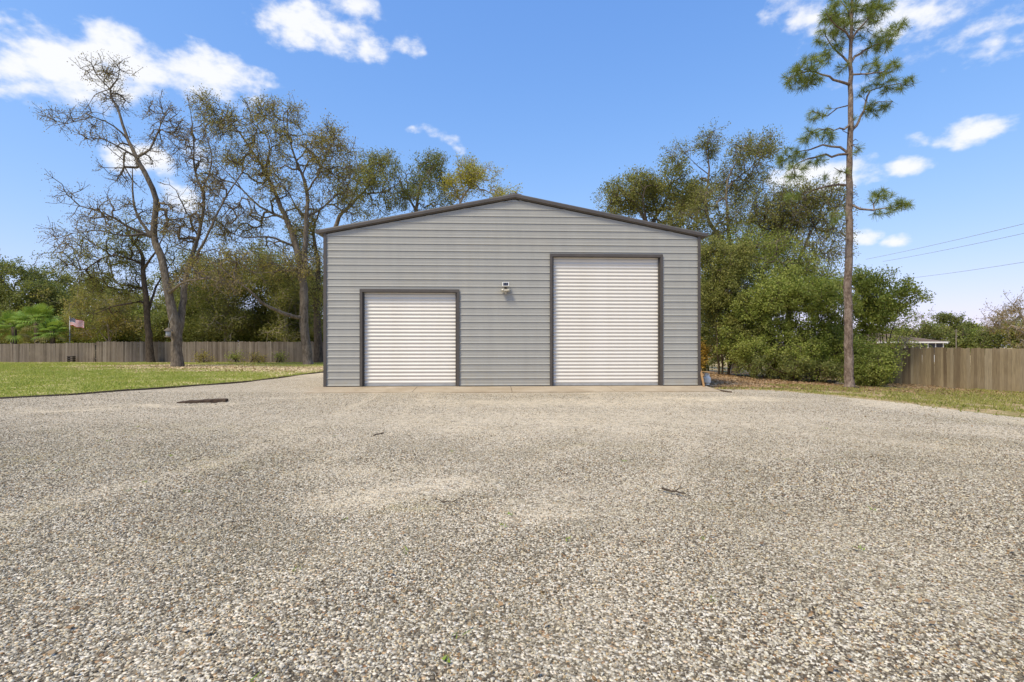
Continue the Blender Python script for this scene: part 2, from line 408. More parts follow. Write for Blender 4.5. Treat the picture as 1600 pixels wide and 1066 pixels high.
M['cable'] = m_paint('cable', lin(150, 150, 150), lin(140, 140, 140), 0.6)
M['shingle'] = m_paint('shingle', lin(98, 80, 66), lin(112, 94, 78), 0.9, 6)
M['house_white'] = m_paint('house_white', lin(228, 226, 220), lin(218, 214, 206), 0.6)
M['house_wall'] = m_paint('house_wall', lin(196, 182, 156), lin(186, 172, 148), 0.7)
M['screen'] = m_paint('porch_screen', lin(52, 50, 54), lin(64, 60, 62), 0.6)
M['flag_red'] = m_paint('flag_red', lin(186, 46, 56), lin(178, 42, 52), 0.8)
M['flag_white'] = m_paint('flag_white', lin(232, 228, 226), lin(226, 222, 220), 0.8)
M['flag_blue'] = m_paint('flag_blue', lin(48, 52, 96), lin(44, 48, 90), 0.8)
M['crate'] = m_paint('dark_crate', lin(56, 50, 46), lin(68, 60, 54), 0.8)

# ------------------------------------------------------------------ ground sheets
def strip_sheet(name, ys, xl, xr, step, mat, lift, attrs=None):
    vs = []; fs = []; n = len(ys); k = max(2, int(max(xr(y) - xl(y) for y in ys) / step))
    t = np.linspace(0, 1, k + 1)
    for y in ys:
        a, b = xl(y), xr(y)
        x = a + (b - a) * t
        vs.append(np.stack([x, np.full_like(x, y), zf(x, y) + lift], 1))
    v = np.concatenate(vs)
    i, j = np.meshgrid(np.arange(n - 1), np.arange(k), indexing='ij'); a = (i * (k + 1) + j).ravel()
    me = mesh_np(name, v, np.stack([a, a + 1, a + k + 2, a + k + 1], 1), True)
    for an, fn in (attrs or {}).items():
        at = me.attributes.new(an, 'FLOAT', 'POINT'); at.data.foreach_set('value', np.clip(fn(v[:, 0], v[:, 1]), 0, 1).astype(np.float32))
    return tag(link(name, me, mat), kind='structure')
def interp(pts):
    ys = [p[1] for p in pts]; xs = [p[0] for p in pts]
    o = np.argsort(ys); ys = np.array(ys)[o]; xs = np.array(xs)[o]
    return lambda y: float(np.interp(y, ys, xs))
def wob(seed, amp):
    r = np.random.default_rng(seed); ph = r.uniform(0, 6.28, 6); fr = np.array([1.1, 2.3, 4.1, 7.7, 13, 21]); am = amp * np.array([1, .7, .5, .35, .25, .2])
    return lambda y: float(np.sum(am * np.sin(fr * y + ph)))

EDGE_L = [(-30, 1), (-24, 4.5), (-17.5, 9.5), (-13.6, 13.4), (-11.95, 16.0), (-10.9, 18.2), (-10.4, 20.3), (-10.15, 23.3), (-10.1, 27.5)]   # lawn edging
EDGE_R = [(16, -4), (13.5, 2), (12.0, 6.5), (10.9, 10.6), (10.4, 12.2), (9.9, 13.8), (9.2, 15.2), (8.2, 16.4), (6.6, 16.9), (6.5, 17.2)]
el_ = interp(EDGE_L); er_ = interp(EDGE_R); w1 = wob(3, 0.09)
def blobs2(X, Y, lst):
    o = np.zeros_like(X)
    for (x, y, rx, ry, s) in lst: o = np.maximum(o, s * np.exp(-((X - x) / rx) ** 2 - ((Y - y) / ry) ** 2))
    return o
DUST = [(-1.05, 5.0, 0.8, 0.6, 0.68), (0.2, 4.3, 0.8, 0.4, 0.7), (-1.3, 5.8, 1.2, 0.6, 0.5), (0.6, 5.1, 1.1, 0.6, 0.45), (1.2, 9.5, 7.5, 2.6, 0.65), (1.5, 12.6, 6.0, 1.4, 0.75),
        (5.5, 13.6, 3.0, 0.9, 1.0), (9.7, 12.6, 1.3, 2.2, 1.0), (10.6, 10, 1.0, 2.5, 0.9), (-3.0, 7.6, 1.6, 0.7, 0.5), (-8.3, 12.0, 1.8, 0.35, 0.9), (-6, 14.0, 1.6, 0.4, 0.6),
        (-10, 11.3, 2.0, 0.5, 0.7), (3.5, 6.8, 2.2, 0.5, 0.45), (8.2, 8.4, 1.5, 0.9, 0.6)]
TRACKS = [[(-1.6, 2.2), (-0.9, 4.2), (0.8, 7.0), (2.1, 10.5), (2.35, 15.2)], [(0.3, 2.4), (0.9, 4.4), (2.5, 7.2), (3.75, 10.6), (4.05, 15.2)],
          [(-4.2, 3.6), (-3.6, 6.0), (-3.6, 9.5), (-3.9, 15.2)], [(-2.3, 5.4), (-2.0, 8.0), (-2.2, 11), (-2.4, 15.2)], [(9.6, 5.2), (6.5, 6.8), (3.6, 9.2), (1.0, 11.4)], [(9.9, 6.9), (7.2, 8.4), (5.0, 10.6), (4.2, 13)]]
def track(X, Y):
    o = np.zeros_like(X)
    for ln in TRACKS:
        for (a, b), (c, d) in zip(ln[:-1], ln[1:]):
            dx, dy = c - a, d - b; t = np.clip(((X - a) * dx + (Y - b) * dy) / (dx * dx + dy * dy), 0, 1)
            q = np.hypot(X - a - t * dx, Y - b - t * dy); o = np.maximum(o, np.exp(-(q / 0.30) ** 2))
    return o * (0.30 + 0.34 * smooth(3, 9, Y))
def dust(X, Y):
    w = 0.25 * np.sin(2.3 * X + 1.1 * Y) + 0.2 * np.sin(1.7 * Y - 3.1 * X + 1)
    return np.maximum(np.maximum(blobs2(X + w, Y + 0.6 * w, DUST) * 1.15, track(X + 0.3 * w, Y)), 0.34 * smooth(6, 11, Y))
MOSS = [(-6.0, 6.4, 2.2, 0.9, 0.9), (-4.6, 4.2, 1.2, 0.5, 0.8), (-3.8, 6.0, 1.6, 0.8, 0.8), (-0.9, 4.5, 0.6, 0.25, 0.9), (1.6, 4.5, 0.6, 0.2, 0.9), (1.2, 7.2, 0.8, 0.3, 0.7), (-2.6, 3.4, 1.4, 0.5, 0.7), (-6, 8.5, 2, 0.8, 0.6), (6.5, 7.2, 1.4, 0.5, 0.5), (9.0, 9.8, 1.5, 0.5, 0.6)]
def moss(X, Y): return blobs2(X, Y, MOSS)

xs = np.unique(np.concatenate([np.linspace(-700, -60, 12), np.arange(-60, 61, 1.0), np.linspace(61, 700, 12)]))
ys = np.unique(np.concatenate([np.linspace(-60, -6, 6), np.arange(-5, 70, 1.0), np.linspace(72, 1400, 16)]))
XX, YY = np.meshgrid(xs, ys); gv = np.stack([XX, YY, zf(XX, YY) - 0.03], -1).reshape(-1, 3)
i, j = np.meshgrid(np.arange(len(ys) - 1), np.arange(len(xs) - 1), indexing='ij'); a = (i * len(xs) + j).ravel()
tag(link('ground', mesh_np('ground', gv, np.stack([a, a + 1, a + len(xs) + 1, a + len(xs)], 1), True), M['ground']), kind='structure')
w2 = wob(11, 0.10)
def gr_right(y): return er_(y) + w2(y) if y < 16.9 else -5.6
strip_sheet('gravel_drive', list(np.arange(-4, 16.9, 0.2)) + [16.9], lambda y: el_(y) + 0.02, lambda y: er_(y) + w2(y), 0.2, M['gravel'], 0.0, {'dust': dust, 'moss': moss})
strip_sheet('gravel_side_strip', list(np.arange(16.9, 27, 0.2)), lambda y: el_(y) + 0.02, lambda y: -6.05 - 0.8 * max(0, (y - 21) / 6) + 0.0 * y, 0.2, M['gravel'], 0.0,
            {'dust': lambda X, Y: 0.3 + 0.7 * smooth(21, 26, Y), 'moss': lambda X, Y: 0 * X})
def sandf(X, Y): return np.maximum(blobs2(X, Y, [(-19, 33.5, 8, 3.0, 1.25), (-13, 31.5, 4.5, 4, 1.25), (-24, 36.5, 8, 3, 1.2), (-16, 29.5, 5, 1.6, 1.1), (-11.5, 28, 1.6, 4, 0.8), (-30, 15.5, 9, 0.5, 0.6)]), smooth(38, 43, Y) * 0.5)
strip_sheet('lawn', np.arange(4.5, 44.9, 0.3), lambda y: -75.0, lambda y: el_(y) - 0.02 if y < 27.5 else -10.1 + (y - 27.5) * 0.2, 0.6, M['lawn'], 0.004, {'sand': sandf})
w3 = wob(19, 0.25)
strip_sheet('leaf_covered_soil', np.arange(17.8, 34, 0.25), lambda y: 6.3 if y < 33 else 6.6, lambda y: 16.0 + 0.12 * (y - 18) + w3(y) - 5.0 * max(0, (20.0 - y) / 2.2), 0.5, M['litter_soil'], -0.012)

# ------------------------------------------------------------------ gravel stones: real stones scattered over the drive
def stone_protos():
    c = bpy.data.collections.new('gravel_stone_shapes')
    import bmesh
    for k in range(7):
        r = random.Random(100 + k); bm = bmesh.new(); bmesh.ops.create_icosphere(bm, subdivisions=1, radius=1.0)
        sx, sy, sz = r.uniform(0.8, 1.15), r.uniform(0.6, 0.95), r.uniform(0.36, 0.6)
        for v in bm.verts:
            q = r.uniform(0.78, 1.15); v.co = Vector((v.co.x * sx * q, v.co.y * sy * q, v.co.z * sz * q))
        me = bpy.data.meshes.new('stone'); bm.to_mesh(me); bm.free(); me.materials.append(M['stone'])
        c.objects.link(bpy.data.objects.new('stone', me))
    return c
def scatter_group(col):
    ng = bpy.data.node_groups.new('scatter_stones', 'GeometryNodeTree')
    ng.interface.new_socket('Geometry', in_out='INPUT', socket_type='NodeSocketGeometry')
    ng.interface.new_socket('Geometry', in_out='OUTPUT', socket_type='NodeSocketGeometry')
    N, L = ng.nodes, ng.links
    gi, go = N.new('NodeGroupInput'), N.new('NodeGroupOutput')
    ci = N.new('GeometryNodeCollectionInfo'); ci.inputs['Collection'].default_value = col
    ci.inputs['Separate Children'].default_value = True; ci.inputs['Reset Children'].default_value = True
    ip = N.new('GeometryNodeInstanceOnPoints'); ip.inputs['Pick Instance'].default_value = True
    def att(nm, ty):
        n = N.new('GeometryNodeInputNamedAttribute'); n.data_type = ty; n.inputs['Name'].default_value = nm; return n.outputs[0]
    L.new(gi.outputs[0], ip.inputs['Points']); L.new(ci.outputs[0], ip.inputs['Instance'])
    L.new(att('idx', 'INT'), ip.inputs['Instance Index'])
    e = N.new('FunctionNodeEulerToRotation'); L.new(att('rot', 'FLOAT_VECTOR'), e.inputs[0]); L.new(e.outputs[0], ip.inputs['Rotation'])
    L.new(att('scl', 'FLOAT'), ip.inputs['Scale']); L.new(ip.outputs[0], go.inputs[0])
    return ng
def scatter_stones():
    rg = np.random.default_rng(5); pts = []; scl = []
    for (y0, y1, dens, s0, s1) in ((1.1, 4.6, 6000, 0.0043, 0.0135), (4.6, 10.5, 3700, 0.0050, 0.0150), (10.5, 15.6, 480, 0.008, 0.018)):
        area = (y1 + 1.2) * 2 * (y1 - y0); n = int(area * dens)
        x = rg.uniform(-(y1 + 1.2), y1 + 1.2, n); y = rg.uniform(y0, y1, n)
        k = np.abs(x) < y + 1.2
        lx = np.interp(y, [p[1] for p in EDGE_L], [p[0] for p in EDGE_L]); o = np.argsort([p[1] for p in EDGE_R])
        rx = np.interp(y, np.array([p[1] for p in EDGE_R])[o], np.array([p[0] for p in EDGE_R])[o])
        k &= (x > lx + 0.05) & (x < rx + rg.normal(0, 0.15, n))
        k &= rg.uniform(0, 1, n) < 1 - 0.78 * smooth(6.0, 10.5, y) * (y < 10.5)
        k &= ~((y > 15.0) & (x > -6.35) & (x < 6.4))
        d = dust(x, y) * (0.55 + 0.9 * (np.sin(x * 3.1 + y * 2) * np.sin(y * 3.7 - x * 1.3) * 0.5 + 0.5))
        k &= rg.uniform(0, 1, n) > np.clip(d * 0.9, 0, 0.86)
        x, y, d = x[k], y[k], d[k]
        s = s0 + (s1 - s0) * rg.beta(1.5, 3.4, len(x)); s = s * np.where(rg.uniform(0, 1, len(x)) < 0.02, 1.45, 1.0); s = s * (1 - 0.3 * np.clip(d, 0, 1))
        z = zf(x, y) + s * rg.uniform(-0.15, 0.45, len(x))
        pts.append(np.stack([x, y, z], 1)); scl.append(s)
    pts = np.concatenate(pts).astype(np.float32); scl = np.concatenate(scl).astype(np.float32); n = len(pts)
    me = bpy.data.meshes.new('gravel_stones'); me.vertices.add(n); me.vertices.foreach_set('co', pts.ravel())
    rot = np.stack([rg.normal(0, 0.45, n), rg.normal(0, 0.45, n), rg.uniform(0, 6.28, n)], 1).astype(np.float32)
    me.attributes.new('scl', 'FLOAT', 'POINT').data.foreach_set('value', scl)
    me.attributes.new('rot', 'FLOAT_VECTOR', 'POINT').data.foreach_set('vector', rot.ravel())
    me.attributes.new('idx', 'INT', 'POINT').data.foreach_set('value', rg.integers(0, 7, n).astype(np.int32))
    me.materials.append(M['stone'])
    o = link('gravel_stones', me)
    md = o.modifiers.new('scatter', 'NODES'); md.node_group = scatter_group(stone_protos())
    tag(o, 'loose grey and tan crushed gravel covering the drive', 'gravel', kind='stuff')
    print('stones', n)
scatter_stones()

# ------------------------------------------------------------------ the metal garage
BW, EAVE, RIDGE = 12.17, 4.88, 6.07
BLEN = 15.2
bz = math.atan2(0.5, 12.16)
garage = empty('metal_garage', (-5.99, 16.40, 0), bz)
tag(garage, 'large grey metal garage with two white roll-up doors and dark trim', 'garage')
DOORS = [(1.19, 4.21, 3.04), (7.31, 10.87, 4.22)]
FRW = 0.082
OPEN = [(a - 0.02, b + 0.02, t + 0.02) for (a, b, t) in DOORS]
def gable(z): return 0.0 if z <= EAVE else (z - EAVE) / (RIDGE - EAVE) * BW / 2
mb = MB()
mb.prism([(0.05, 0.0), (BW - 0.05, 0.0), (BW - 0.05, EAVE), (BW / 2, RIDGE - 0.02), (0.05, EAVE)], 'y', 0.2, BLEN)
mb.build('wall_core', M['core'], garage)
MB().box(-0.08, BW + 0.08, -0.06, BLEN + 0.1, -0.35, -0.002).build('foundation_slab', M['concrete'], garage)
PITCH = 0.2286
PROF = [(0.0, 0), (0.003, 0.020), (0.020, 0.020), (0.040, 0), (0.098, 0), (0.104, 0.0025), (0.118, 0.0025), (0.126, 0), (0.166, 0), (0.172, 0.0025), (0.186, 0.0025), (0.194, 0)]
def prof_at(z):
    q = (z - 0.02) % PITCH; pz = [p[0] for p in PROF] + [PITCH]; po = [p[1] for p in PROF] + [0]
    return float(np.interp(q, pz, po))
ZB = sorted({round(0.02 + k * PITCH + p[0], 5) for k in range(-1, 30) for p in PROF})
def sheet(x0, x1, z0, z1, off):
    zs = sorted({z0, z1} | {z for z in ZB if z0 < z < z1} | {o[2] for o in OPEN if z0 < o[2] < z1 and o[0] < x1 and o[1] > x0})
    m = MB()
    for a, b in zip(zs[:-1], zs[1:]):
        iv = [(x0, x1)]
        for (oa, ob, ot) in OPEN:
            if b <= ot + 1e-6:
                iv = [q for (p, r) in iv for q in ((p, min(r, oa)), (max(p, ob), r)) if q[1] - q[0] > 1e-4]
        for (p, r) in iv:
            pa, pb = max(p, gable(a)), max(p, gable(b)); ra, rb = min(r, BW - gable(a)), min(r, BW - gable(b))
            if ra <= pa: continue
            if rb < pb: rb = pb = 0.5 * (rb + pb)
            ya, yb = -prof_at(a + 1e-6) - off, -prof_at(b - 1e-6) - off
            m.add([(pa, ya, a), (ra, ya, a), (rb, yb, b), (pb, yb, b)], [(0, 1, 2, 3)])
    return m
SEAM = 6.27
row = 0
z = 0.02
while z < RIDGE - 0.05:
    z1 = min(z + PITCH * 4, RIDGE - 0.01)
    for (sa, sb) in ((0.0, SEAM), (SEAM, BW)):
        op = [o for o in OPEN if sa < o[0] < sb][0]
        full = z1 <= op[2]
        for (a, b) in ([(sa, op[0]), (op[1], sb)] if full else [(sa, sb)]):
            m = sheet(a, b, z, z1, 0.0 if sa == 0 else 0.0015)
            if m.f: m.build('wall_panel', M['siding'], garage)
    z = z1
# side walls and back wall of the same ribbed sheet
for nm, x, sgn in (('side_wall', -0.004, -1), ('side_wall', BW + 0.004, 1)):
    m = MB(); zs = [q for q in ZB if 0.02 <= q <= EAVE] + [EAVE]
    for a, b in zip(zs[:-1], zs[1:]):
        xa, xb = x + sgn * prof_at(a + 1e-6), x + sgn * prof_at(b - 1e-6)
        m.add([(xa, 0.0, a), (xa, BLEN, a), (xb, BLEN, b), (xb, 0.0, b)], [(0, 1, 2, 3) if sgn > 0 else (3, 2, 1, 0)])
    m.build(nm, M['siding'], garage)
MB().prism([(0.0, 0.0), (BW, 0.0), (BW, EAVE), (BW / 2, RIDGE - 0.02), (0.0, EAVE)], 'y', BLEN + 0.003, BLEN + 0.03).build('back_wall', M['siding'], garage)
# trim
for x0, x1 in ((-0.04, 0.05), (BW - 0.05, BW + 0.04)):
    m = MB(); m.box(x0, x1, -0.045, -0.027, 0.0, EAVE + 0.02); xo = x0 if x0 < 0 else x1 - 0.018
    m.box(xo, xo + 0.018, -0.026, 0.12, 0.0, EAVE + 0.02)
    m.build('corner_trim', M['trim'], garage)
segs = [(0.05, DOORS[0][0] - FRW), (DOORS[0][1] + FRW, DOORS[1][0] - FRW), (DOORS[1][1] + FRW, BW - 0.05)]
for a, b in segs: MB().box(a, b, -0.03, 0.0, -0.001, 0.022).build('base_trim', M['rubber'], garage)
SL = (RIDGE - EAVE) / (BW / 2); OV = 0.17
for s in (0, 1):                                     # rake boards, a lighter folded lip above a darker face
    xe = -OV if s == 0 else BW + OV; xm = BW / 2
    ze, zm = EAVE - OV * SL, RIDGE
    def rk(prof, nm, mat):
        v = [(xe, y, ze + h) for (y, h) in prof] + [(xm, y, zm + h) for (y, h) in prof]; n = len(prof)
        f = [tuple(range(n)), tuple(range(2 * n - 1, n - 1, -1))] + [(i, n + i, n + (i + 1) % n, (i + 1) % n) for i in range(n)]
        if s: f = [tuple(reversed(q)) for q in f]
        return MB().add(v, f).build(nm, mat, garage)
    rk([(0.06, 0.02), (-0.05, 0.02), (-0.07, 0.045), (-0.10, 0.055), (-0.10, 0.135), (-0.09, 0.15), (0.06, 0.15)], 'rake_trim', M['trim'])
    rf = rk([(-0.085, 0.152), (-0.085, 0.17), (BLEN + 0.15, 0.17), (BLEN + 0.15, 0.152)], 'roof', M['roof'])
    sub = MB(); k = 0
    y = 0.1
    while y < BLEN:
        v = [(xe, y + a, ze + h) for (a, h) in ((0, 0.171), (0.02, 0.188), (0.05, 0.188), (0.07, 0.171))] + [(xm, y + a, zm + h) for (a, h) in ((0, 0.171), (0.02, 0.188), (0.05, 0.188), (0.07, 0.171))]
        sub.add(v, [(0, 4, 5, 1), (1, 5, 6, 2), (2, 6, 7, 3)]); y += PITCH
    sub.build('roof_rib', M['roof'], rf)
m = MB(); m.prism([(BW / 2 - 0.22, RIDGE + 0.129), (BW / 2, RIDGE + 0.172), (BW / 2 + 0.22, RIDGE + 0.129), (BW / 2 + 0.22, RIDGE + 0.146), (BW / 2, RIDGE + 0.190), (BW / 2 - 0.22, RIDGE + 0.146)], 'y', -0.08, BLEN + 0.17)
m.build('ridge_cap', M['trim'], garage)
for x0 in (-OV - 0.10, BW + OV + 0.001):             # eave gutters
    zz = EAVE - OV * SL
    MB().prism([(x0, zz + 0.06), (x0 + 0.10, zz + 0.06), (x0 + 0.10, zz + 0.17), (x0 - 0.0, zz + 0.17)], 'y', -0.10, BLEN + 0.1).build('gutter', M['trim'], garage)
# roll-up doors
SLP = 0.1175
def slat_mesh(w):
    pr = []
    for k in range(9):
        q = k / 8
        pr.append((0.013 * math.cos(2 * math.pi * (q - 0.5)) - 0.0, q * SLP))
    v = [(x, -d, z) for x in (0, w) for (d, z) in pr]; n = len(pr)
    return MB().add(v, [(i, n + i, n + i + 1, i + 1) for i in range(n - 1)]).mesh('slat', True)
for (a, b, t) in DOORS:
    d = MB().box(a - 0.02, b + 0.02, 0.135, 0.15, 0.0, t + 0.1).build('roll_up_door', M['door'], garage)
    tag(d, 'white corrugated roll-up door, %s' % ('short and wide' if t < 4 else 'tall'))
    sm = slat_mesh(b - a + 0.03); n = int((t - 0.06) / SLP) + 1; z0 = 0.065
    for k in range(n):
        link('slat', sm, M['door'], d, (a - 0.015, 0.105, z0 + k * SLP))
    MB().box(a, b, 0.08, 0.125, 0.012, 0.063).build('bottom_bar', M['metal_grey'], d)
    MB().box(a, b, 0.07, 0.13, -0.001, 0.011).build('bottom_seal', M['rubber'], d)
    fr = MB().box(a - FRW, b + FRW, -0.05, -0.028, t, t + FRW + 0.01).box(a - 0.01, b + 0.01, -0.0275, 0.09, t - 0.012, t + 0.02).build('door_header', M['trim'], garage)
    for x0, xi in ((a - FRW, a - 0.012), (b, b - 0.006)):
        MB().box(x0, x0 + FRW, -0.05, -0.028, 0, t - 0.001).box(xi, xi + 0.018, -0.0275, 0.13, 0, t - 0.013).build('door_jamb', M['trim'], garage)
    # guide angle seen inside each jamb
    for x0 in (a + 0.007, b - 0.047):
        MB().box(x0, x0 + 0.04, 0.045, 0.075, 0.0, t - 0.02).build('door_guide', M['trim'], d)

# concrete apron: four bays with open joints between them
apron = empty('concrete_apron', (-5.99, 16.40, 0), bz); tag(apron, 'tan concrete apron in front of the roll-up doors', 'apron')
jx = [-0.25, 2.95, 5.95, 9.1, BW + 0.2]
for k in range(4):
    x0, x1 = jx[k] + 0.008, jx[k + 1] - 0.008
    n = 14; rr = random.Random(40 + k); v = []
    front = [(x0 + (x1 - x0) * q / n, -1.22 + rr.uniform(-0.03, 0.03), -0.075) for q in range(n + 1)]
    back = [(x0 + (x1 - x0) * q / n, -0.065, -0.004) for q in range(n + 1)]
    v = back + front + [(p[0], p[1] + 0.0, -0.3) for p in front]
    f = [(q + 1 + n, q + n + 2, q + 1, q) for q in range(n)] + [(2 * n + 2 + q, 2 * n + 3 + q, n + 2 + q, n + 1 + q) for q in range(n)]
    f += [(0, 2 * n + 2, n + 1), (n, 2 * n + 1, 3 * n + 2)]
    MB().add(v, f).build('concrete_slab', M['concrete'], apron)

# ------------------------------------------------------------------ small things by the garage
def wall_pt(px, py):                                 # point of the front wall, garage coordinates
    Y = 16.6
    for _ in range(10):
        X = (px - CX) / F * Y; Y = 16.40 + (X + 5.99) * 0.0411
    return X, Y, CH + (HY - py) / F * Y
X, Y, Z = wall_pt(790, 455)
lamp = empty('solar_lamp', (X, Y - 0.03, Z), bz); lamp.scale = (0.82, 0.82, 0.82); tag(lamp, 'small solar floodlight with square panel on the garage front wall', 'wall lamp')
MB().box(-0.05, 0.05, -0.06, 0.0, 0.04, 0.14, 0.008).build('bracket', M['crate'], lamp)
sp_ = MB().box(-0.125, 0.125, -0.015, 0.015, -0.085, 0.085, 0.006).build('solar_panel', M['white_plastic'], lamp)
sp_.location = (0, -0.12, 0.25); sp_.rotation_euler = (R(-20), 0, 0)
m = MB()
for ix in range(3):
    for iz in range(2): m.box(-0.1 + ix * 0.0675, -0.1 + ix * 0.0675 + 0.063, -0.022, -0.0155, -0.066 + iz * 0.067, -0.066 + iz * 0.067 + 0.063)
m.build('solar_cells', M['solar'], sp_)
m = MB(); m.prism([(-0.17, 0.06), (-0.185, 0.03), (-0.15, -0.02), (0.15, -0.02), (0.185, 0.03), (0.17, 0.06)], 'y', -0.17, -0.02); m.build('lamp_body', M['cream_plastic'], lamp)
for s in (-1, 1):
    h = MB().tube([(s * 0.10, -0.17, 0.02), (s * 0.115, -0.2, 0.015), (s * 0.125, -0.215, 0.01)], [0.035, 0.05, 0.052], 14).build('lamp_head', M['lens'], lamp, True)
MB().lathe([(0.012, -0.12), (0.036, -0.11), (0.042, -0.085), (0.042, -0.05), (0.03, -0.021)], 0, -0.09, 14).build('motion_sensor', M['cream_plastic'], lamp, True)

g = np.array([(1104.5 - 800) / 800 * 18.4, 18.4, float(zf(6.9, 18.4))])
tank = empty('propane_tank', (g[0], g[1], g[2])); tank.scale = (0.9, 0.9, 0.9); tag(tank, 'small white propane cylinder beside the garage corner', 'propane tank')
MB().lathe([(0.06, 0.045), (0.11, 0.05), (0.142, 0.085), (0.15, 0.12), (0.15, 0.25), (0.142, 0.29), (0.11, 0.325), (0.06, 0.345), (0.02, 0.35)], 0, 0, 24).build('cylinder_body', M['tank'], tank, True)
MB().lathe([(0.10, 0.0), (0.105, 0.0), (0.105, 0.06), (0.10, 0.06)], 0, 0, 20).build('foot_ring', M['tank'], tank)
col = MB()
for k in range(26):
    a0 = 2 * math.pi * (k / 30); a1 = 2 * math.pi * ((k + 1) / 30)
    r0, r1 = 0.095, 0.1; z0 = 0.335; z1 = 0.45 if k % 13 not in (5, 6, 7) else 0.39
    col.add([(r * math.cos(a), r * math.sin(a), z) for z in (z0, z1) for (r, a) in ((r0, a0), (r1, a0), (r1, a1), (r0, a1))], [(0, 3, 7, 4), (1, 5, 6, 2), (4, 7, 6, 5), (0, 4, 5, 1), (3, 2, 6, 7)])
co = col.build('collar', M['tank'], tank); co.rotation_euler = (0, 0, R(40))
MB().tube([(0, 0, 0.345), (0, 0, 0.42)], [0.025, 0.018], 10).tube([(0, 0, 0.385), (0.05, -0.03, 0.385)], 0.012, 8).lathe([(0.01, 0.42), (0.03, 0.422), (0.03, 0.437), (0.01, 0.44)], 0, 0, 12).build('valve', M['brass'], tank)

# plank leaning on the corner, and a dark tube standing in for shadow and leaves along the slab
pk = MB(); p0 = Vector((6.22, 16.55, -0.10)); p1 = Vector((6.235, 16.98, 0.62))
ax = (p1 - p0).normalized(); sx = Vector((1, 0, 0)).cross(ax).cross(ax) * -1; sx = ax.cross(Vector((0, -1, 0))).normalized(); ny = ax.cross(sx)
v = [p0 + s * sx * 0.03 + q * ny * 0.012 + h * (p1 - p0) for h in (0, 1) for (s, q) in ((-1, -1), (1, -1), (1, 1), (-1, 1))]
pk.add(v, [(3, 2, 1, 0), (4, 5, 6, 7), (0, 1, 5, 4), (1, 2, 6, 5), (2, 3, 7, 6), (3, 0, 4, 7)])
tag(pk.build('leaning_board', M['plank']), 'narrow tan board leaning at the right corner of the garage', 'board')
c0 = Vector((6.35, 16.55, -0.085)); c1 = Vector((6.62, 15.45, -0.09))
tag(MB().tube([c0, c0.lerp(c1, 0.35) + Vector((0.02, 0, 0)), c0.lerp(c1, 0.7), c1], 0.028, 8).build('edge_shadow_line', M['timber']), 'thin dark line standing in for shadow and leaves along the right end of the concrete apron', 'shadow line')

# weathered timber lying on the gravel at the left
g = G(317, 629); rr = random.Random(4); v = []; n = 16
tb = MB(); prof = []
for k in range(n + 1):
    q = k / n; x = -0.56 + 1.12 * q; h = 0.03 + 0.06 * q ** 0.7 + rr.uniform(-0.008, 0.008); w = 0.11 + 0.02 * math.sin(5 * q)
    if k == n: h *= 0.8
    prof.append((x, w + rr.uniform(-0.015, 0.015), h))
for (x, w, h) in prof: v += [(x, -w, -0.02), (x, -w + rr.uniform(0, 0.012), h * 0.75), (x + rr.uniform(-.01, .01), -w * 0.75, h), (x, w * 0.8, h * 1.04), (x, w, h * 0.7), (x, w, -0.02)]
f = [(i * 6 + j, (i + 1) * 6 + j, (i + 1) * 6 + (j + 1) % 6, i * 6 + (j + 1) % 6) for i in range(n) for j in range(6)] + [(0, 1, 2, 3, 4, 5), tuple(n * 6 + j for j in (5, 4, 3, 2, 1, 0))]
tb.add(v, f)
tmb = tag(tb.build('weathered_timber', M['timber']), 'dark rotting timber half buried in the gravel near the lawn edge', 'timber')
tmb.location = (g[0], g[1], g[2]); tmb.rotation_euler = (0, 0, R(8))
for k in range(7):
    sp2 = MB()
    a = rr.uniform(0, 6.28); x = rr.uniform(-0.5, 0.62); sp2.tube([(x, -0.16 - rr.uniform(0, .1), 0.01), (x + 0.1 * math.cos(a), -0.2 + 0.05 * math.sin(a), 0.02)], [0.012, 0.006], 5)
    sp2.build('splinter', M['timber'], tmb)

def stick(px0, py0, px1, py1, r, nm, lab):
    a, b = G(px0, py0), G(px1, py1); rr = random.Random(int(px0)); pts = []
    for k in range(8):
        q = k / 7; p = a + (b - a) * q; pts.append((p[0] + rr.uniform(-1, 1) * 0.012, p[1] + rr.uniform(-1, 1) * 0.02, p[2] + r + 0.016 + rr.uniform(0, 0.012)))
    m = MB().tube(pts, [r * (1 - 0.5 * k / 7) for k in range(8)], 6)
    p = Vector(pts[4]); m.tube([p, p + Vector((0.05, 0.04, 0.02)), p + Vector((0.09, 0.05, 0.015))], [r * 0.6, r * 0.4, r * 0.2], 5)
    tag(m.build(nm, M['bark_dark'], None, True), lab, 'stick')
stick(1037, 769, 1069, 777, 0.012, 'fallen_stick', 'brown crooked stick lying on the gravel in front of the tall door')
stick(584, 683, 600, 681, 0.012, 'fallen_stick', 'short dark twig on the gravel below the short wide door')
stick(690, 788, 716, 790, 0.007, 'fallen_stick', 'thin twig on the pale dusty patch of gravel mid yard')

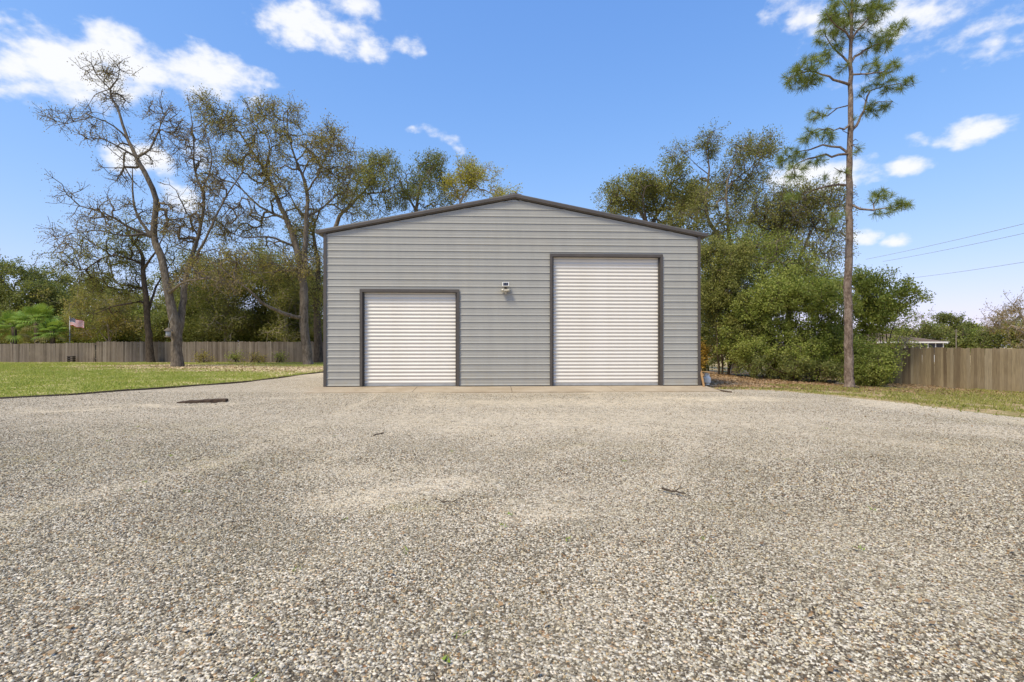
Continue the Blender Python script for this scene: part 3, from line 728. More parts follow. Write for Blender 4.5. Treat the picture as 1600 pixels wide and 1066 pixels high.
# lawn edging of dark timbers
ed = empty('lawn_edging', (EDGE_L[3][0], EDGE_L[3][1], float(zf(*EDGE_L[3])))); tag(ed, 'dark low timber edging between the lawn and the gravel', 'edging')
path = []
for k in range(len(EDGE_L) - 1):
    a, b = np.array(EDGE_L[k]), np.array(EDGE_L[k + 1]); L = np.linalg.norm(b - a); n = max(1, int(round(L / 2.0)))
    for q in range(n): path.append((a + (b - a) * q / n, a + (b - a) * (q + 1) / n))
for k, (a, b) in enumerate(path):
    if a[1] < 6: continue
    d = (b - a) / np.linalg.norm(b - a); a = a + d * 0.01; b = b - d * 0.01; nrm = np.array([-d[1], d[0]]) * 0.04; rr = random.Random(k)
    v = []
    for p in (a, b):
        zz = float(zf(p[0], p[1])) + rr.uniform(-0.012, 0.012); off = rr.uniform(-0.02, 0.02)
        v += [(p[0] - nrm[0] + off, p[1] - nrm[1], zz - 0.05), (p[0] + nrm[0] + off, p[1] + nrm[1], zz - 0.05), (p[0] + nrm[0] + off, p[1] + nrm[1], zz + 0.045), (p[0] - nrm[0] + off, p[1] - nrm[1], zz + 0.045)]
    loc = Vector(ed.location)
    v = [Vector(p) - loc for p in v]
    MB().add(v, [(0, 1, 2, 3), (7, 6, 5, 4), (0, 4, 5, 1), (1, 5, 6, 2), (2, 6, 7, 3), (3, 7, 4, 0)]).build('edging_timber', M['edging'], ed)

# ------------------------------------------------------------------ fences: every board its own part
def fence(name, label, pts, h, mat, bw=0.14, gap=0.004, seed=1, toplev=None):
    root = empty(name, (pts[0][0], pts[0][1], float(zf(pts[0][0], pts[0][1])))); tag(root, label, 'fence')
    rr = random.Random(seed); hv = {}
    base = []
    for q in range(5):
        w = bw - gap; e = rr.uniform(0.012, 0.03)
        base.append(MB().prism([(-w / 2, 0), (w / 2, 0), (w / 2, 1 - e), (w / 2 - e, 1.0), (-w / 2 + e, 1.0), (-w / 2, 1 - e)], 'y', -0.009, 0.009).mesh('board'))
    for a, b in zip(pts[:-1], pts[1:]):
        a, b = np.array(a[:2]), np.array(b[:2]); L = np.linalg.norm(b - a); n = int(L / bw); d = (b - a) / L; ang = math.atan2(d[1], d[0])
        for k in range(n):
            p = a + d * (k + 0.5) * bw; zz = float(zf(p[0], p[1]))
            o = link('board', base[rr.randrange(5)], mat, root)
            o.location = (p[0] - root.location.x, p[1] - root.location.y + rr.uniform(-0.004, 0.004), zz - root.location.z - 0.01)
            o.rotation_euler = (rr.uniform(-0.006, 0.006), rr.uniform(-0.014, 0.014), ang); o.scale = (1, 1, h(p) + rr.uniform(-0.03, 0.03))
        nr = np.array([-d[1], d[0]]); nr = nr if np.dot(nr, a) > 0 else -nr
        for hh in (0.3, 1.0, 1.55):                  # rails on the far side
            p0 = a + nr * 0.035; p1 = b + nr * 0.035
            m = MB().tube([(p0[0] - root.location.x, p0[1] - root.location.y, float(zf(*p0)) - root.location.z + hh), (p1[0] - root.location.x, p1[1] - root.location.y, float(zf(*p1)) - root.location.z + hh)], 0.03, 4)
            m.build('rail', mat, root)
        for k in range(int(L / 2.4) + 1):
            p = a + d * k * 2.4 + nr * 0.1; zz = float(zf(*p)) - root.location.z
            MB().box(p[0] - root.location.x - 0.045, p[0] - root.location.x + 0.045, p[1] - root.location.y - 0.045, p[1] - root.location.y + 0.045, zz - 0.1, zz + 1.7, 0.005).build('fence_post', mat, root)
FY = 44.8
fence('wooden_fence', 'grey weathered board fence along the back of the lawn', [(-46, FY - 0.4), (-36.3, FY - 0.1), (-12, FY + 0.2)],
      lambda p: 1.80 if p[0] > -36.4 else 1.70 - 0.012 * (-36.4 - p[0]), M['fence_grey'], seed=2, bw=0.145)
fence('wooden_fence', 'tan board privacy fence at the right edge beyond the pine', [(21.6, 17.6), (20.9, 20.9), (19.55, 26.2), (17.6, 34.0)], lambda p: 1.83, M['fence_brown'], seed=7)

# small dark slatted crate against the grey fence
x = (112 - 800) / 800 * 44.2
cr = empty('slatted_crate', (x, 44.15, float(zf(x, 44)))); tag(cr, 'small dark slatted box at the foot of the grey fence', 'box')
for z0 in (0.10, 0.27, 0.44):
    MB().box(-0.26, 0.26, -0.16, 0.16, z0, z0 + 0.09, 0.01).build('slat', M['crate'], cr)
for sx_ in (-1, 1): MB().box(sx_ * 0.22 - 0.02, sx_ * 0.22 + 0.02, -0.14, 0.14, 0, 0.53).build('post', M['fence_grey'], cr)

# ------------------------------------------------------------------ flag
FYY = 47.5
fx = (109 - 800) / 800 * FYY; ftop = CH + (HY - 496) / 800 * FYY
fp = empty('flagpole', (fx, FYY, float(zf(fx, FYY)))); tag(fp, 'pale metal flagpole rising behind the grey fence', 'flagpole')
hh = ftop - fp.location.z
MB().tube([(0, 0, 0), (0, 0, hh)], [0.05, 0.035], 12).build('pole', M['metal_grey'], fp, True)
MB().lathe([(0.01, hh), (0.05, hh + 0.02), (0.06, hh + 0.06), (0.05, hh + 0.1), (0.01, hh + 0.12)], 0, 0, 12).build('finial', M['metal_grey'], fp, True)
fl = empty('national_flag', (fx + 0.05, FYY, ftop - 0.05)); tag(fl, 'red and white striped flag with blue starred corner flying from the pole', 'flag')
FW, FH = 1.25, 0.70
def flag_pt(u, v, off=0.0):                          # u along the fly, v down the hoist, with waves and droop
    x = FW * u * 0.96; y = 0.10 * math.sin(u * 7.5 + v * 1.2) * u + off; z = -FH * v - 0.30 * u ** 1.3 + 0.04 * math.sin(u * 9)
    return (x, y, z)
def flag_patch(u0, u1, v0, v1, off=0.0, n=16):
    v = []; f = []
    for s, q in ((0, off - 0.003), (1, off + 0.003)):
        for i in range(n + 1):
            for vv in (v0, v1): v.append(flag_pt(u0 + (u1 - u0) * i / n, vv, q))
    m = 2 * (n + 1)
    for i in range(n): f += [(2 * i, 2 * i + 2, 2 * i + 3, 2 * i + 1), (m + 2 * i, m + 2 * i + 1, m + 2 * i + 3, m + 2 * i + 2)]
    return MB().add(v, f)
for k in range(13):
    v0, v1 = k / 13, (k + 1) / 13
    flag_patch(0.40 if k < 7 else 0.0, 1.0, v0, v1).build('stripe', M['flag_red'] if k % 2 == 0 else M['flag_white'], fl)
ca = flag_patch(0.0, 0.40, 0, 7 / 13).build('canton', M['flag_blue'], fl)
st = MB()
for r_ in range(9):
    for c_ in range(6 if r_ % 2 == 0 else 5):
        u = 0.40 * ((c_ * 2 + 1 + (r_ % 2)) / 12); v_ = 7 / 13 * (r_ + 1) / 10
        ctr = Vector(flag_pt(u, v_, -0.006)); pts = [ctr]
        for k in range(10):
            a = math.pi / 2 + k * math.pi / 5; q = 0.020 if k % 2 == 0 else 0.009; pts.append(ctr + Vector((q * math.cos(a), 0, q * math.sin(a))))
        st.add(pts, [(0, 1 + k, 1 + (k + 1) % 10) for k in range(10)])
st.build('stars', M['flag_white'], ca)

# ------------------------------------------------------------------ trees
def catmull(pts, step):
    pts = np.asarray(pts, float); n = len(pts); out = []
    if n == 2:
        k = max(1, int(np.linalg.norm(pts[1, :3] - pts[0, :3]) / step)); return np.array([pts[0] + (pts[1] - pts[0]) * q / k for q in range(k + 1)])
    e = np.vstack([2 * pts[0] - pts[1], pts, 2 * pts[-1] - pts[-2]])
    for i in range(1, n):
        p0, p1, p2, p3 = e[i - 1], e[i], e[i + 1], e[i + 2]; k = max(1, int(np.linalg.norm(p2[:3] - p1[:3]) / step))
        for q in range(k):
            t = q / k; out.append(0.5 * (2 * p1 + (p2 - p0) * t + (2 * p0 - 5 * p1 + 4 * p2 - p3) * t * t + (3 * p1 - p0 - 3 * p2 + p3) * t ** 3))
    out.append(pts[-1]); return np.array(out)
class Tree:
    def __init__(s, Y, seed):
        s.Y = Y; s.thin = True; s.clump = True; s.cdiv = 9; s.rg = np.random.default_rng(seed)
        s.p = np.zeros((20000, 3)); s.par = np.full(20000, -1, int); s.d = np.zeros((20000, 3)); s.mr = np.zeros(20000); s.n = 0
        s.tips = []
    def node(s, p, par, mr=0.0):
        if s.n >= len(s.p):
            s.p = np.vstack([s.p, np.zeros_like(s.p)]); s.d = np.vstack([s.d, np.zeros_like(s.d)])
            s.par = np.concatenate([s.par, np.full(len(s.par), -1, int)]); s.mr = np.concatenate([s.mr, np.zeros(len(s.mr))])
        i = s.n; s.p[i] = p; s.par[i] = par; s.mr[i] = mr
        if par >= 0:
            q = p - s.p[par]; s.d[i] = q / (np.linalg.norm(q) + 1e-9)
        else: s.d[i] = (0, 0, 1)
        s.n += 1; return i
    def limb(s, pts, attach=True, step=0.5, jit=0.02):
        # pts: (px, py, depth offset, half width in px)
        w = np.array([np.append(P(a, b, s.Y + c), (d if not s.thin else d * min(0.76, 0.5 + 0.045 * d)) * (s.Y + c) / F) for (a, b, c, d) in pts])
        c = catmull(w, step); par = -1
        if attach and s.n:
            par = int(np.argmin(np.linalg.norm(s.p[:s.n] - c[0, :3], axis=1))); c = c[1:]
        for k, q in enumerate(c):
            j = s.rg.normal(0, jit, 3) if k < len(c) - 1 else 0
            par = s.node(q[:3] + j, par, max(q[3], 0.004))
        s.tips.append(par); return s
    def blob(s, lst, n, seg=0.55, up=0.15, wig=0.10):
        # lst: (px, py, rx px, ry px, depth radius m, depth offset, weight)
        A = []; tw = sum(b[6] for b in lst)
        for (a, b, rx, ry, rd, do, w) in lst:
            k = int(round(n * w / tw)); q = s.rg.normal(0, 1, (k, 3)); q /= np.linalg.norm(q, axis=1)[:, None]
            q *= (s.rg.uniform(0.05, 1, k) ** (1 / 2.4))[:, None]
            if s.clump and k >= 8:                   # sprays of twigs with gaps between them
                m = max(3, k // s.cdiv); q = q[s.rg.integers(0, m, k)] * 0.92 + s.rg.normal(0, 0.2, (k, 3))
                q[s.rg.uniform(0, 1, k) < 0.09] *= 1.32      # a few shoots stick out of the outline
            Yd = s.Y + do + q[:, 2] * rd
            A.append(np.stack([(a + q[:, 0] * rx - CX) / F * (s.Y + do), Yd, CH + (HY - (b - q[:, 1] * ry)) / F * (s.Y + do)], 1))
        A = np.concatenate(A); s.n0 = s.n
        sub = s.p[:s.n][::2]
        dist = np.array([np.min(np.linalg.norm(sub - a, axis=1)) for a in A])
        for i in np.argsort(dist + s.rg.uniform(0, 0.6, len(A)) * dist.mean()):
            a = A[i]; v = a - s.p[:s.n]; D = np.linalg.norm(v, axis=1) + 1e-6
            cosv = np.einsum('ij,ij->i', v, s.d[:s.n]) / D
            j = int(np.argmin(D * (1 + 0.55 * (1 - cosv)) + (s.p[:s.n, 2] < 0.8) * 3))
            L = D[j]
            if L < 0.15: continue
            k = max(2, int(L / seg)); p0 = s.p[j].copy()
            ctl = p0 + s.d[j] * L * 0.38 + np.array([0, 0, up * L]) + s.rg.normal(0, wig * L, 3); par = j
            for m in range(1, k + 1):
                t = m / k; q = (1 - t) ** 2 * p0 + 2 * t * (1 - t) * ctl + t * t * a
                if m < k: q = q + s.rg.normal(0, wig * seg * 0.5, 3)
                par = s.node(q, par)
            s.tips.append(par)
        return s
    def twigs(s, num=3, length=(0.3, 0.8), spread=0.8):
        new = []
        for t in list(s.tips):
            for k in range(num):
                r = s.rg.normal(0, 1, 3); dr = s.d[t] * 0.8 + r / np.linalg.norm(r) * spread; dr /= np.linalg.norm(dr)
                L = s.rg.uniform(*length); a = s.node(s.p[t] + dr * L * 0.5, t); dr2 = dr + s.rg.normal(0, 0.25, 3)
                new.append(s.node(s.p[a] + dr2 / np.linalg.norm(dr2) * L * 0.5, a))
        s.tips = new; return s
    def wood_mesh(s, name, rtip, ex=2.2, rcap=0.3, flare=1.0):
        n = s.n; p = s.p[:n]; par = s.par[:n]; mr = s.mr[:n]
        cnt = np.zeros(n); kids = np.zeros(n, int)
        np.add.at(kids, par[par >= 0], 1); cnt[kids == 0] = 1
        for i in range(n - 1, 0, -1):
            if par[i] >= 0: cnt[par[i]] += cnt[i]
        r = rtip * cnt ** (1 / ex); r = np.minimum(r, rcap)
        for i in range(n):
            if mr[i] > 0: r[i] = mr[i]
            elif par[i] >= 0: r[i] = min(r[i], r[par[i]] * (0.95))
        s.r = r
        main = np.full(n, -1, int)
        for i in range(n - 1, -1, -1):
            q = par[i]
            if q >= 0 and (main[q] < 0 or r[i] > r[main[q]]): main[q] = i
        tan = s.d[:n].copy(); hm = main >= 0
        tan[hm] = tan[hm] + s.d[main[hm]]; tan /= (np.linalg.norm(tan, axis=1)[:, None] + 1e-9)
        ref = np.tile(np.array([0.25, 0.95, 0.18]), (n, 1)); al = np.abs(np.einsum('ij,ij->i', tan, ref)) > 0.93; ref[al] = (1, 0.1, 0)
        u = np.cross(tan, ref); u /= np.linalg.norm(u, axis=1)[:, None]; w = np.cross(tan, u)
        V = []; Fs = []; base = 0
        ch = np.where(par >= 0)[0]
        for K, sel in ((10, r[ch] > 0.10), (6, (r[ch] <= 0.10) & (r[ch] > 0.03)), (3, r[ch] <= 0.03)):
            c = ch[sel]
            if not len(c): continue
            q = par[c]; ism = main[q] == c
            fr = np.where(ism, q, c); rs = np.where(ism, r[q], np.minimum(r[c] * 1.15, r[q]))
            an = 2 * np.pi * np.arange(K) / K; ca, sa = np.cos(an)[None, :, None], np.sin(an)[None, :, None]
            A = p[q][:, None] + (u[fr][:, None] * ca + w[fr][:, None] * sa) * rs[:, None, None]
            B = p[c][:, None] + (u[c][:, None] * ca + w[c][:, None] * sa) * r[c][:, None, None]
            V.append(np.concatenate([A, B], 1).reshape(-1, 3)); m = len(c); o = base + np.arange(m)[:, None] * 2 * K; k = np.arange(K)[None]; k1 = (k + 1) % K
            Fs.append(np.stack([o + k, o + k1, o + K + k1, o + K + k], -1).reshape(-1, 4)); base += m * 2 * K
        return mesh_np(name, np.concatenate(V), np.concatenate(Fs), True)
    def leaf_mesh(s, name, per, size, spread, aspect=0.6, along=True, keep=1.0):
        t = np.array(s.tips); t = t[s.rg.uniform(0, 1, len(t)) < keep] if keep < 1 else t
        t = np.repeat(t, per); n = len(t); q = s.par[t]
        f = s.rg.uniform(-0.2, 1.1, n)[:, None]
        c = s.p[q] + (s.p[t] - s.p[q]) * f + np.clip(s.rg.normal(0, spread, (n, 3)), -1.5 * spread, 1.5 * spread)
        return leaves(name, c, size, aspect, s.rg)
def leaves(name, c, size, aspect, rg, flat=0.0):
    n = len(c); a = rg.normal(0, 1, (n, 3)); a[:, 2] *= (1 - flat); a /= np.linalg.norm(a, axis=1)[:, None]
    b = rg.normal(0, 1, (n, 3)); b[:, 2] *= (1 - flat); b -= a * np.einsum('ij,ij->i', a, b)[:, None]; b /= np.linalg.norm(b, axis=1)[:, None]
    L = size * rg.uniform(0.65, 1.35, n)[:, None]; W = L * aspect * 0.5; nn = np.cross(a, b) * L * 0.12
    V = np.stack([c - a * L * 0.5, c + b * W + nn, c + a * L * 0.5, c - b * W + nn], 1).reshape(-1, 3)
    return mesh_np(name, V, np.arange(4 * n).reshape(-1, 4))
def finish(t, name, label, cat, wood, leaf, rtip, base, group=None, leafargs=None, ex=2.2, crown='crown', trunk='trunk', rcap=0.3):
    root = empty(name, base); tag(root, label, cat, group)
    off = Vector(base)
    for nm, me, mt in ((trunk, t.wood_mesh(trunk, rtip, ex, rcap), wood), (crown, t.leaf_mesh(crown, **leafargs) if leafargs else None, leaf)):
        if me is None: continue
        o = link(nm, me, mt, root); o.location = -off
    return root
def base_of(px, py): g = G(px, py); return tuple(map(float, g))

# -- leaning oak at the left, nearly bare, forked
b = base_of(277, 573); t = Tree(b[1], 21); t.cdiv = 6
t.limb([(277, 577, 0, 14), (276, 560, 0, 11), (276, 533, 0, 10), (273, 506, 0, 10), (263, 459, 0, 8), (252, 401, 0.3, 7.2), (240, 370, 0.5, 6.2), (244, 312, 0.3, 5.4), (231, 280, 0, 5), (213, 246, 0, 4.3),
        (200, 218, 0.4, 3.5), (184, 170, 0.6, 2.6), (171, 139, 0.4, 2.2), (184, 123, 0.2, 1.5), (187, 99, 0, 0.9)])
t.limb([(171, 139, 0.4, 2.2), (152, 118, 0, 1.4), (126, 107, -0.4, 0.8)])
t.limb([(171, 139, 0.4, 1.6), (147, 149, 0.8, 1.1), (138, 165, 1, 0.7)])
t.limb([(200, 218, 0.4, 3), (179, 197, 0, 2), (147, 183, -0.8, 1.5), (116, 191, -1.2, 1), (99, 177, -1.4, 0.7)])
t.limb([(213, 246, 0, 3.5), (184, 228, -0.6, 2.2), (163, 218, -1, 1.4)])
t.limb([(213, 246, 0, 3.5), (234, 233, 0.7, 2.4), (246, 207, 1, 1.8), (263, 170, 1.2, 0.9)])
t.limb([(246, 209, 1, 1.6), (262, 215, 1.4, 1.1), (278, 232, 1.6, 0.7)])
t.limb([(238, 372, 0.5, 5), (200, 354, -0.6, 3), (163, 333, -1.6, 2), (126, 323, -2.4, 1.4), (95, 317, -3, 0.8)])
t.limb([(226, 366, 0.2, 3), (190, 368, -2, 2.2), (152, 359, -2.6, 1.5), (116, 365, -3, 1.1), (80, 358, -3.4, 0.7)])
t.limb([(238, 372, 0.5, 4), (212, 330, 1.2, 2.6), (208, 295, 1.6, 2), (207, 262, 1.8, 1.2)])
t.limb([(276, 533, 0, 9), (284, 490, 0.6, 7), (291, 430, 1.2, 5.5), (309, 375, 1.5, 4), (318, 312, 1.4, 3.2), (305, 270, 1.4, 2.4), (302, 223, 1.2, 1.8), (299, 185, 1.2, 1.2), (294, 157, 1, 0.7)], attach=True)
t.limb([(316, 296, 1.4, 2.6), (331, 254, 1, 1.8), (323, 218, 0.8, 1)])
t.limb([(292, 428, 1.2, 4), (318, 380, 0.4, 3), (347, 319, 0, 2.2), (381, 265, -0.4, 1.4), (395, 245, -0.6, 0.8)])
t.limb([(263, 459, 0, 4), (290, 440, -1.5, 2.5), (330, 436, -2.5, 1.6), (360, 448, -3, 0.9)])
t.blob([(150, 112, 36, 18, 1.6, 0, 12), (165, 135, 30, 28, 1.6, 0.2, 8), (130, 192, 40, 20, 1.8, -0.8, 12), (160, 235, 35, 32, 1.6, -0.5, 8), (250, 195, 26, 40, 1.6, 1, 16), (270, 230, 18, 30, 1.5, 1, 6),
        (230, 240, 45, 25, 1.8, .6, 6), (130, 330, 55, 30, 2, -2, 18), (110, 368, 45, 24, 2, -3, 10), (205, 300, 35, 35, 2, 0.5, 12), (305, 220, 18, 45, 1.5, 1, 12), (325, 270, 26, 40, 1.6, 1, 14),
        (300, 350, 35, 45, 2.2, 1, 22), (355, 310, 40, 45, 2, 0, 16), (260, 340, 35, 40, 2, -0.5, 12), (320, 440, 45, 25, 2, -2.5, 14)], 560, seg=0.5, up=0.1, wig=0.13)
t.twigs(4, (0.3, 0.9), 0.9)
finish(t, 'oak_tree', 'tall nearly bare oak with forked leaning trunk on the lawn', 'tree', M['bark'], M['leaf_bare'], 0.0135, b, leafargs=dict(per=7, size=0.085, spread=0.17), ex=2.1, rcap=0.12)

# -- second oak by the fence, shorter
b = base_of(235, 566); b = (b[0], min(b[1], 44.0), b[2]); t = Tree(b[1], 22)
t.limb([(236, 569, 0, 10), (234, 555, 0, 7.5), (232, 522, 0, 6.2), (228, 465, 0, 5.4), (223, 422, 0, 4.6), (221, 396, 0.3, 3.6), (205, 372, 0.3, 2.4), (196, 345, 0.2, 1.4)])
t.limb([(228, 470, 0, 3.2), (205, 474, -1, 2.5), (173, 480, -1.6, 1.8), (147, 491, -2, 1)])
t.limb([(226, 450, 0, 3.2), (184, 443, 1, 2.2), (173, 422, 1.2, 1.8), (168, 395, 1.3, 1)])
t.limb([(223, 422, 0, 3.4), (242, 395, -1, 2.4), (256, 368, -1, 1.3)])
t.limb([(222, 410, 0, 3), (170, 400, -2, 2.2), (126, 422, -3, 1.6), (100, 395, -3.4, 1.2), (68, 396, -3.6, 0.7)])
t.limb([(126, 422, -3, 1.4), (112, 385, -3.2, 1), (105, 362, -3.2, 0.7)])
t.limb([(230, 490, 0, 3.4), (244, 449, 0.8, 2.4), (262, 420, 1.5, 1.4)])
t.blob([(180, 375, 50, 35, 2.6, 0, 16), (220, 380, 45, 45, 2.8, 0, 18), (150, 415, 45, 30, 2.5, -1, 14), (150, 484, 22, 8, 1.6, -1.6, 5), (170, 460, 40, 25, 2.4, 0, 10), (95, 395, 40, 28, 2, -3.2, 9), (250, 420, 35, 40, 2.4, 1, 12), (200, 430, 40, 30, 2.4, 1, 12)], 330, seg=0.6)
t.twigs(4, (0.4, 1.0), 0.9)
finish(t, 'oak_tree', 'smaller dark-trunked oak standing against the grey fence', 'tree', M['bark_dark'], M['leaf_olive'], 0.0135, b, leafargs=dict(per=12, size=0.12, spread=0.19), ex=2.1, rcap=0.14)

# -- big golden oak left of the garage
b = base_of(482, 570); t = Tree(b[1], 23); t.cdiv = 6
t.limb([(483, 575, 0, 12), (481, 562, 0, 9.5), (475, 506, 0, 8.5), (475, 459, 0, 8), (463, 386, 0.3, 6.5), (440, 325, 0.5, 4.8), (416, 272, 0.6, 3.6), (391, 231, 0.5, 2.6), (361, 191, 0.2, 1.7), (341, 164, 0, 0.9)])
t.limb([(473, 440, 0, 6), (477, 375, -0.5, 5), (479, 299, -0.6, 3.8), (462, 248, -0.6, 2.8), (449, 204, -0.4, 1.8), (450, 168, -0.4, 0.9)])
t.limb([(479, 302, -0.6, 3), (496, 275, -1, 2.3), (516, 231, -1.2, 1.5), (531, 208, -1.2, 0.8)])
t.limb([(475, 500, 0, 4.5), (420, 480, -2, 3.4), (389, 454, -2.8, 2.6), (357, 428, -3.2, 1.9), (326, 407, -3.4, 1)])
t.limb([(450, 345, 0.5, 3.6), (400, 318, 1.6, 2.4), (365, 280, 2, 1.7), (337, 251, 2.2, 0.9)])
t.limb([(416, 272, 0.6, 2.6), (420, 225, 1.2, 1.8), (400, 185, 1.5, 0.9)])
t.limb([(478, 340, -0.5, 3), (510, 320, 0.6, 2.2), (535, 290, 1, 1.4), (545, 262, 1.2, 0.8)])
t.limb([(463, 386, 0.3, 3.4), (420, 370, -1, 2.4), (385, 372, -1.6, 1.7), (350, 360, -2, 0.9)])
t.blob([(340, 185, 38, 32, 2, 0, 14), (370, 215, 40, 32, 2.2, 0.5, 12), (445, 190, 42, 34, 2.2, -0.4, 18), (410, 215, 35, 35, 2.4, 1, 10), (400, 265, 60, 40, 2.6, 0.8, 20), (345, 265, 35, 40, 2.2, 1.5, 12), (480, 245, 45, 38, 2.4, -0.6, 16),
        (520, 245, 34, 42, 2.2, -0.6, 16), (535, 220, 20, 18, 1.6, -1, 5), (525, 300, 40, 40, 2.4, 0.6, 14), (440, 310, 60, 40, 2.6, 0, 16), (365, 340, 60, 42, 2.6, 0, 18), (410, 400, 70, 36, 2.6, -1, 18), (350, 410, 50, 30, 2.2, -2.6, 10), (480, 380, 26, 50, 2.2, 0, 10)], 820, seg=0.55, up=0.12)
t.twigs(4, (0.35, 0.95), 0.9)
finish(t, 'oak_tree', 'big spreading oak with golden olive leaves just left of the garage', 'tree', M['bark'], M['leaf_gold'], 0.0135, b, leafargs=dict(per=12, size=0.11, spread=0.2), ex=2.1, rcap=0.14)

# -- second trunk close to the wall, darker crown
b = base_of(497, 568); t = Tree(b[1] + 1.5, 24); b = (b[0], b[1] + 1.5, b[2])
t.limb([(498, 571, 0, 10), (497, 540, 0, 8), (495, 470, 0, 6.5), (497, 410, 0, 4.6), (490, 360, 0.6, 3), (500, 330, 0.8, 1.6)])
t.limb([(495, 470, 0, 4), (460, 430, 1, 2.5), (430, 412, 1.4, 1.2)])
t.blob([(470, 420, 50, 50, 2.6, 0.5, 20), (490, 370, 40, 40, 2.4, 1, 14), (430, 440, 45, 35, 2.4, 1, 12), (500, 480, 25, 45, 2, 0, 10)], 200)
t.twigs(3, (0.4, 0.9), 0.9)
finish(t, 'oak_tree', 'dark stout trunk half hidden by the left garage corner', 'tree', M['bark_dark'], M['leaf_olive'], 0.012, b, leafargs=dict(per=20, size=0.12, spread=0.28), rcap=0.14)

# -- crowns showing over the left roof slope
def roof_tree(px, Y, limbs, blobs, n, label, leaf, seed, per, size=0.16, name='oak_tree', wood='bark', spread=0.24, rtip=0.011, tw=4):
    X = (px - CX) / F * Y; b = (X, Y, float(zf(X, Y))); t = Tree(Y, seed)
    for l in limbs: t.limb(l)
    t.blob(blobs, n); t.twigs(tw, (0.35, 0.9), 0.9)
    return finish(t, name, label, 'tree', M[wood], M[leaf], rtip, b, leafargs=dict(per=int(per * 1.55), size=size * 0.84, spread=spread * 0.85), rcap=0.14, ex=2.15)
roof_tree(528, 46, [[(528, 568, 0, 8), (526, 420, 0, 6), (526, 349, 0, 4.5), (550, 319, 0, 3.2), (580, 285, 0, 2.2), (598, 245, 0, 1)], [(545, 325, 0, 3), (560, 280, 1, 2), (555, 245, 1, 1)], [(565, 302, 0, 2.4), (600, 300, -1, 1.6), (625, 285, -1, 0.9)]],
          [(560, 265, 30, 32, 2.4, 0, 12), (592, 258, 28, 26, 2.2, 0, 14), (600, 300, 36, 30, 2.4, 0, 14), (560, 320, 40, 34, 2.4, 0, 12)], 240, 'dark leafed oak just above the low end of the left roof slope', 'leaf_olive', 31, 9)
roof_tree(645, 48, [[(645, 566, 0, 8), (648, 380, 0, 5), (651, 322, 0, 3.6), (661, 282, 0, 2.4), (685, 248, 0, 1)], [(651, 330, 0, 3), (630, 295, 1, 2), (622, 268, 1, 0.9)]],
          [(640, 285, 34, 24, 2.4, 0, 14), (675, 265, 32, 22, 2.2, 0, 16), (660, 305, 45, 26, 2.4, 0, 14), (695, 295, 20, 22, 2, 0, 6)], 230, 'dark leafed oak above the middle of the left roof slope', 'leaf_dark', 32, 9)
roof_tree(738, 46, [[(738, 566, 0, 7), (728, 360, 0, 4), (720, 316, 0, 3), (742, 285, 0, 1.8), (760, 262, 0, 0.9)], [(722, 325, 0, 2.6), (712, 290, 1, 1.5), (715, 268, 1, 0.8)]],
          [(752, 274, 38, 22, 2.2, 0, 18), (725, 290, 26, 26, 2.2, 0, 10), (770, 295, 20, 12, 2, 0, 4)], 170, 'yellow-green leafed tree peeking over the roof near the ridge', 'leaf_yellow', 33, 8, wood='bark_pale', name='young_oak')
roof_tree(808, 44, [[(808, 567, 0, 5), (806, 380, 0, 3), (806, 318, 0, 1.8), (808, 302, 0, 0.8)]], [(808, 312, 15, 12, 1.4, 0, 5)], 40, 'tip of a pale leafed tree barely showing above the ridge', 'leaf_yellow', 34, 6, wood='bark_pale', name='young_oak')

# -- right of the garage: tall thin oak, fuller oak, gnarled sparse oak
roof_tree(1150, 33, [[(1150, 585, 0, 9), (1150, 480, 0, 7), (1140, 400, 0, 5), (1105, 335, 0.5, 3.6), (1108, 263, 0.6, 2.2), (1104, 225, 0.5, 1.4), (1118, 203, 0.4, 0.7)], [(1142, 405, 0, 4), (1136, 330, -0.6, 3), (1137, 283, -0.6, 2.2), (1155, 245, -0.6, 1.4), (1168, 221, -0.6, 0.7)],
            [(1137, 290, -0.6, 2), (1175, 260, 0.4, 1.4), (1195, 235, 0.6, 0.7)], [(1148, 440, 0, 4), (1176, 395, -1, 3), (1186, 370, -1, 2.4), (1200, 330, -1, 1.4), (1215, 300, -1, 0.8)], [(1105, 270, 0.6, 1.6), (1080, 250, 0.4, 1), (1063, 232, 0.4, 0.6)]],
          [(1110, 228, 18, 26, 1.4, 0.4, 12), (1062, 245, 18, 18, 1.2, 0.4, 5), (1165, 240, 34, 28, 2, -0.4, 20), (1195, 240, 20, 22, 1.6, 0.5, 8), (1150, 290, 60, 34, 2.2, 0, 30), (1195, 320, 45, 40, 2.2, -0.8, 26), (1135, 360, 55, 40, 2.2, 0, 28), (1180, 390, 55, 40, 2.2, 0, 24), (1085, 330, 30, 40, 1.8, 0, 14), (1225, 300, 20, 26, 1.6, -1, 7), (1250, 320, 34, 30, 1.8, -1, 14), (1215, 350, 40, 34, 1.8, -0.5, 16)], 860,
          'tall thin-leafed oak right behind the right roof edge', 'leaf_olive', 35, 9, 0.115, spread=0.17, rtip=0.009)
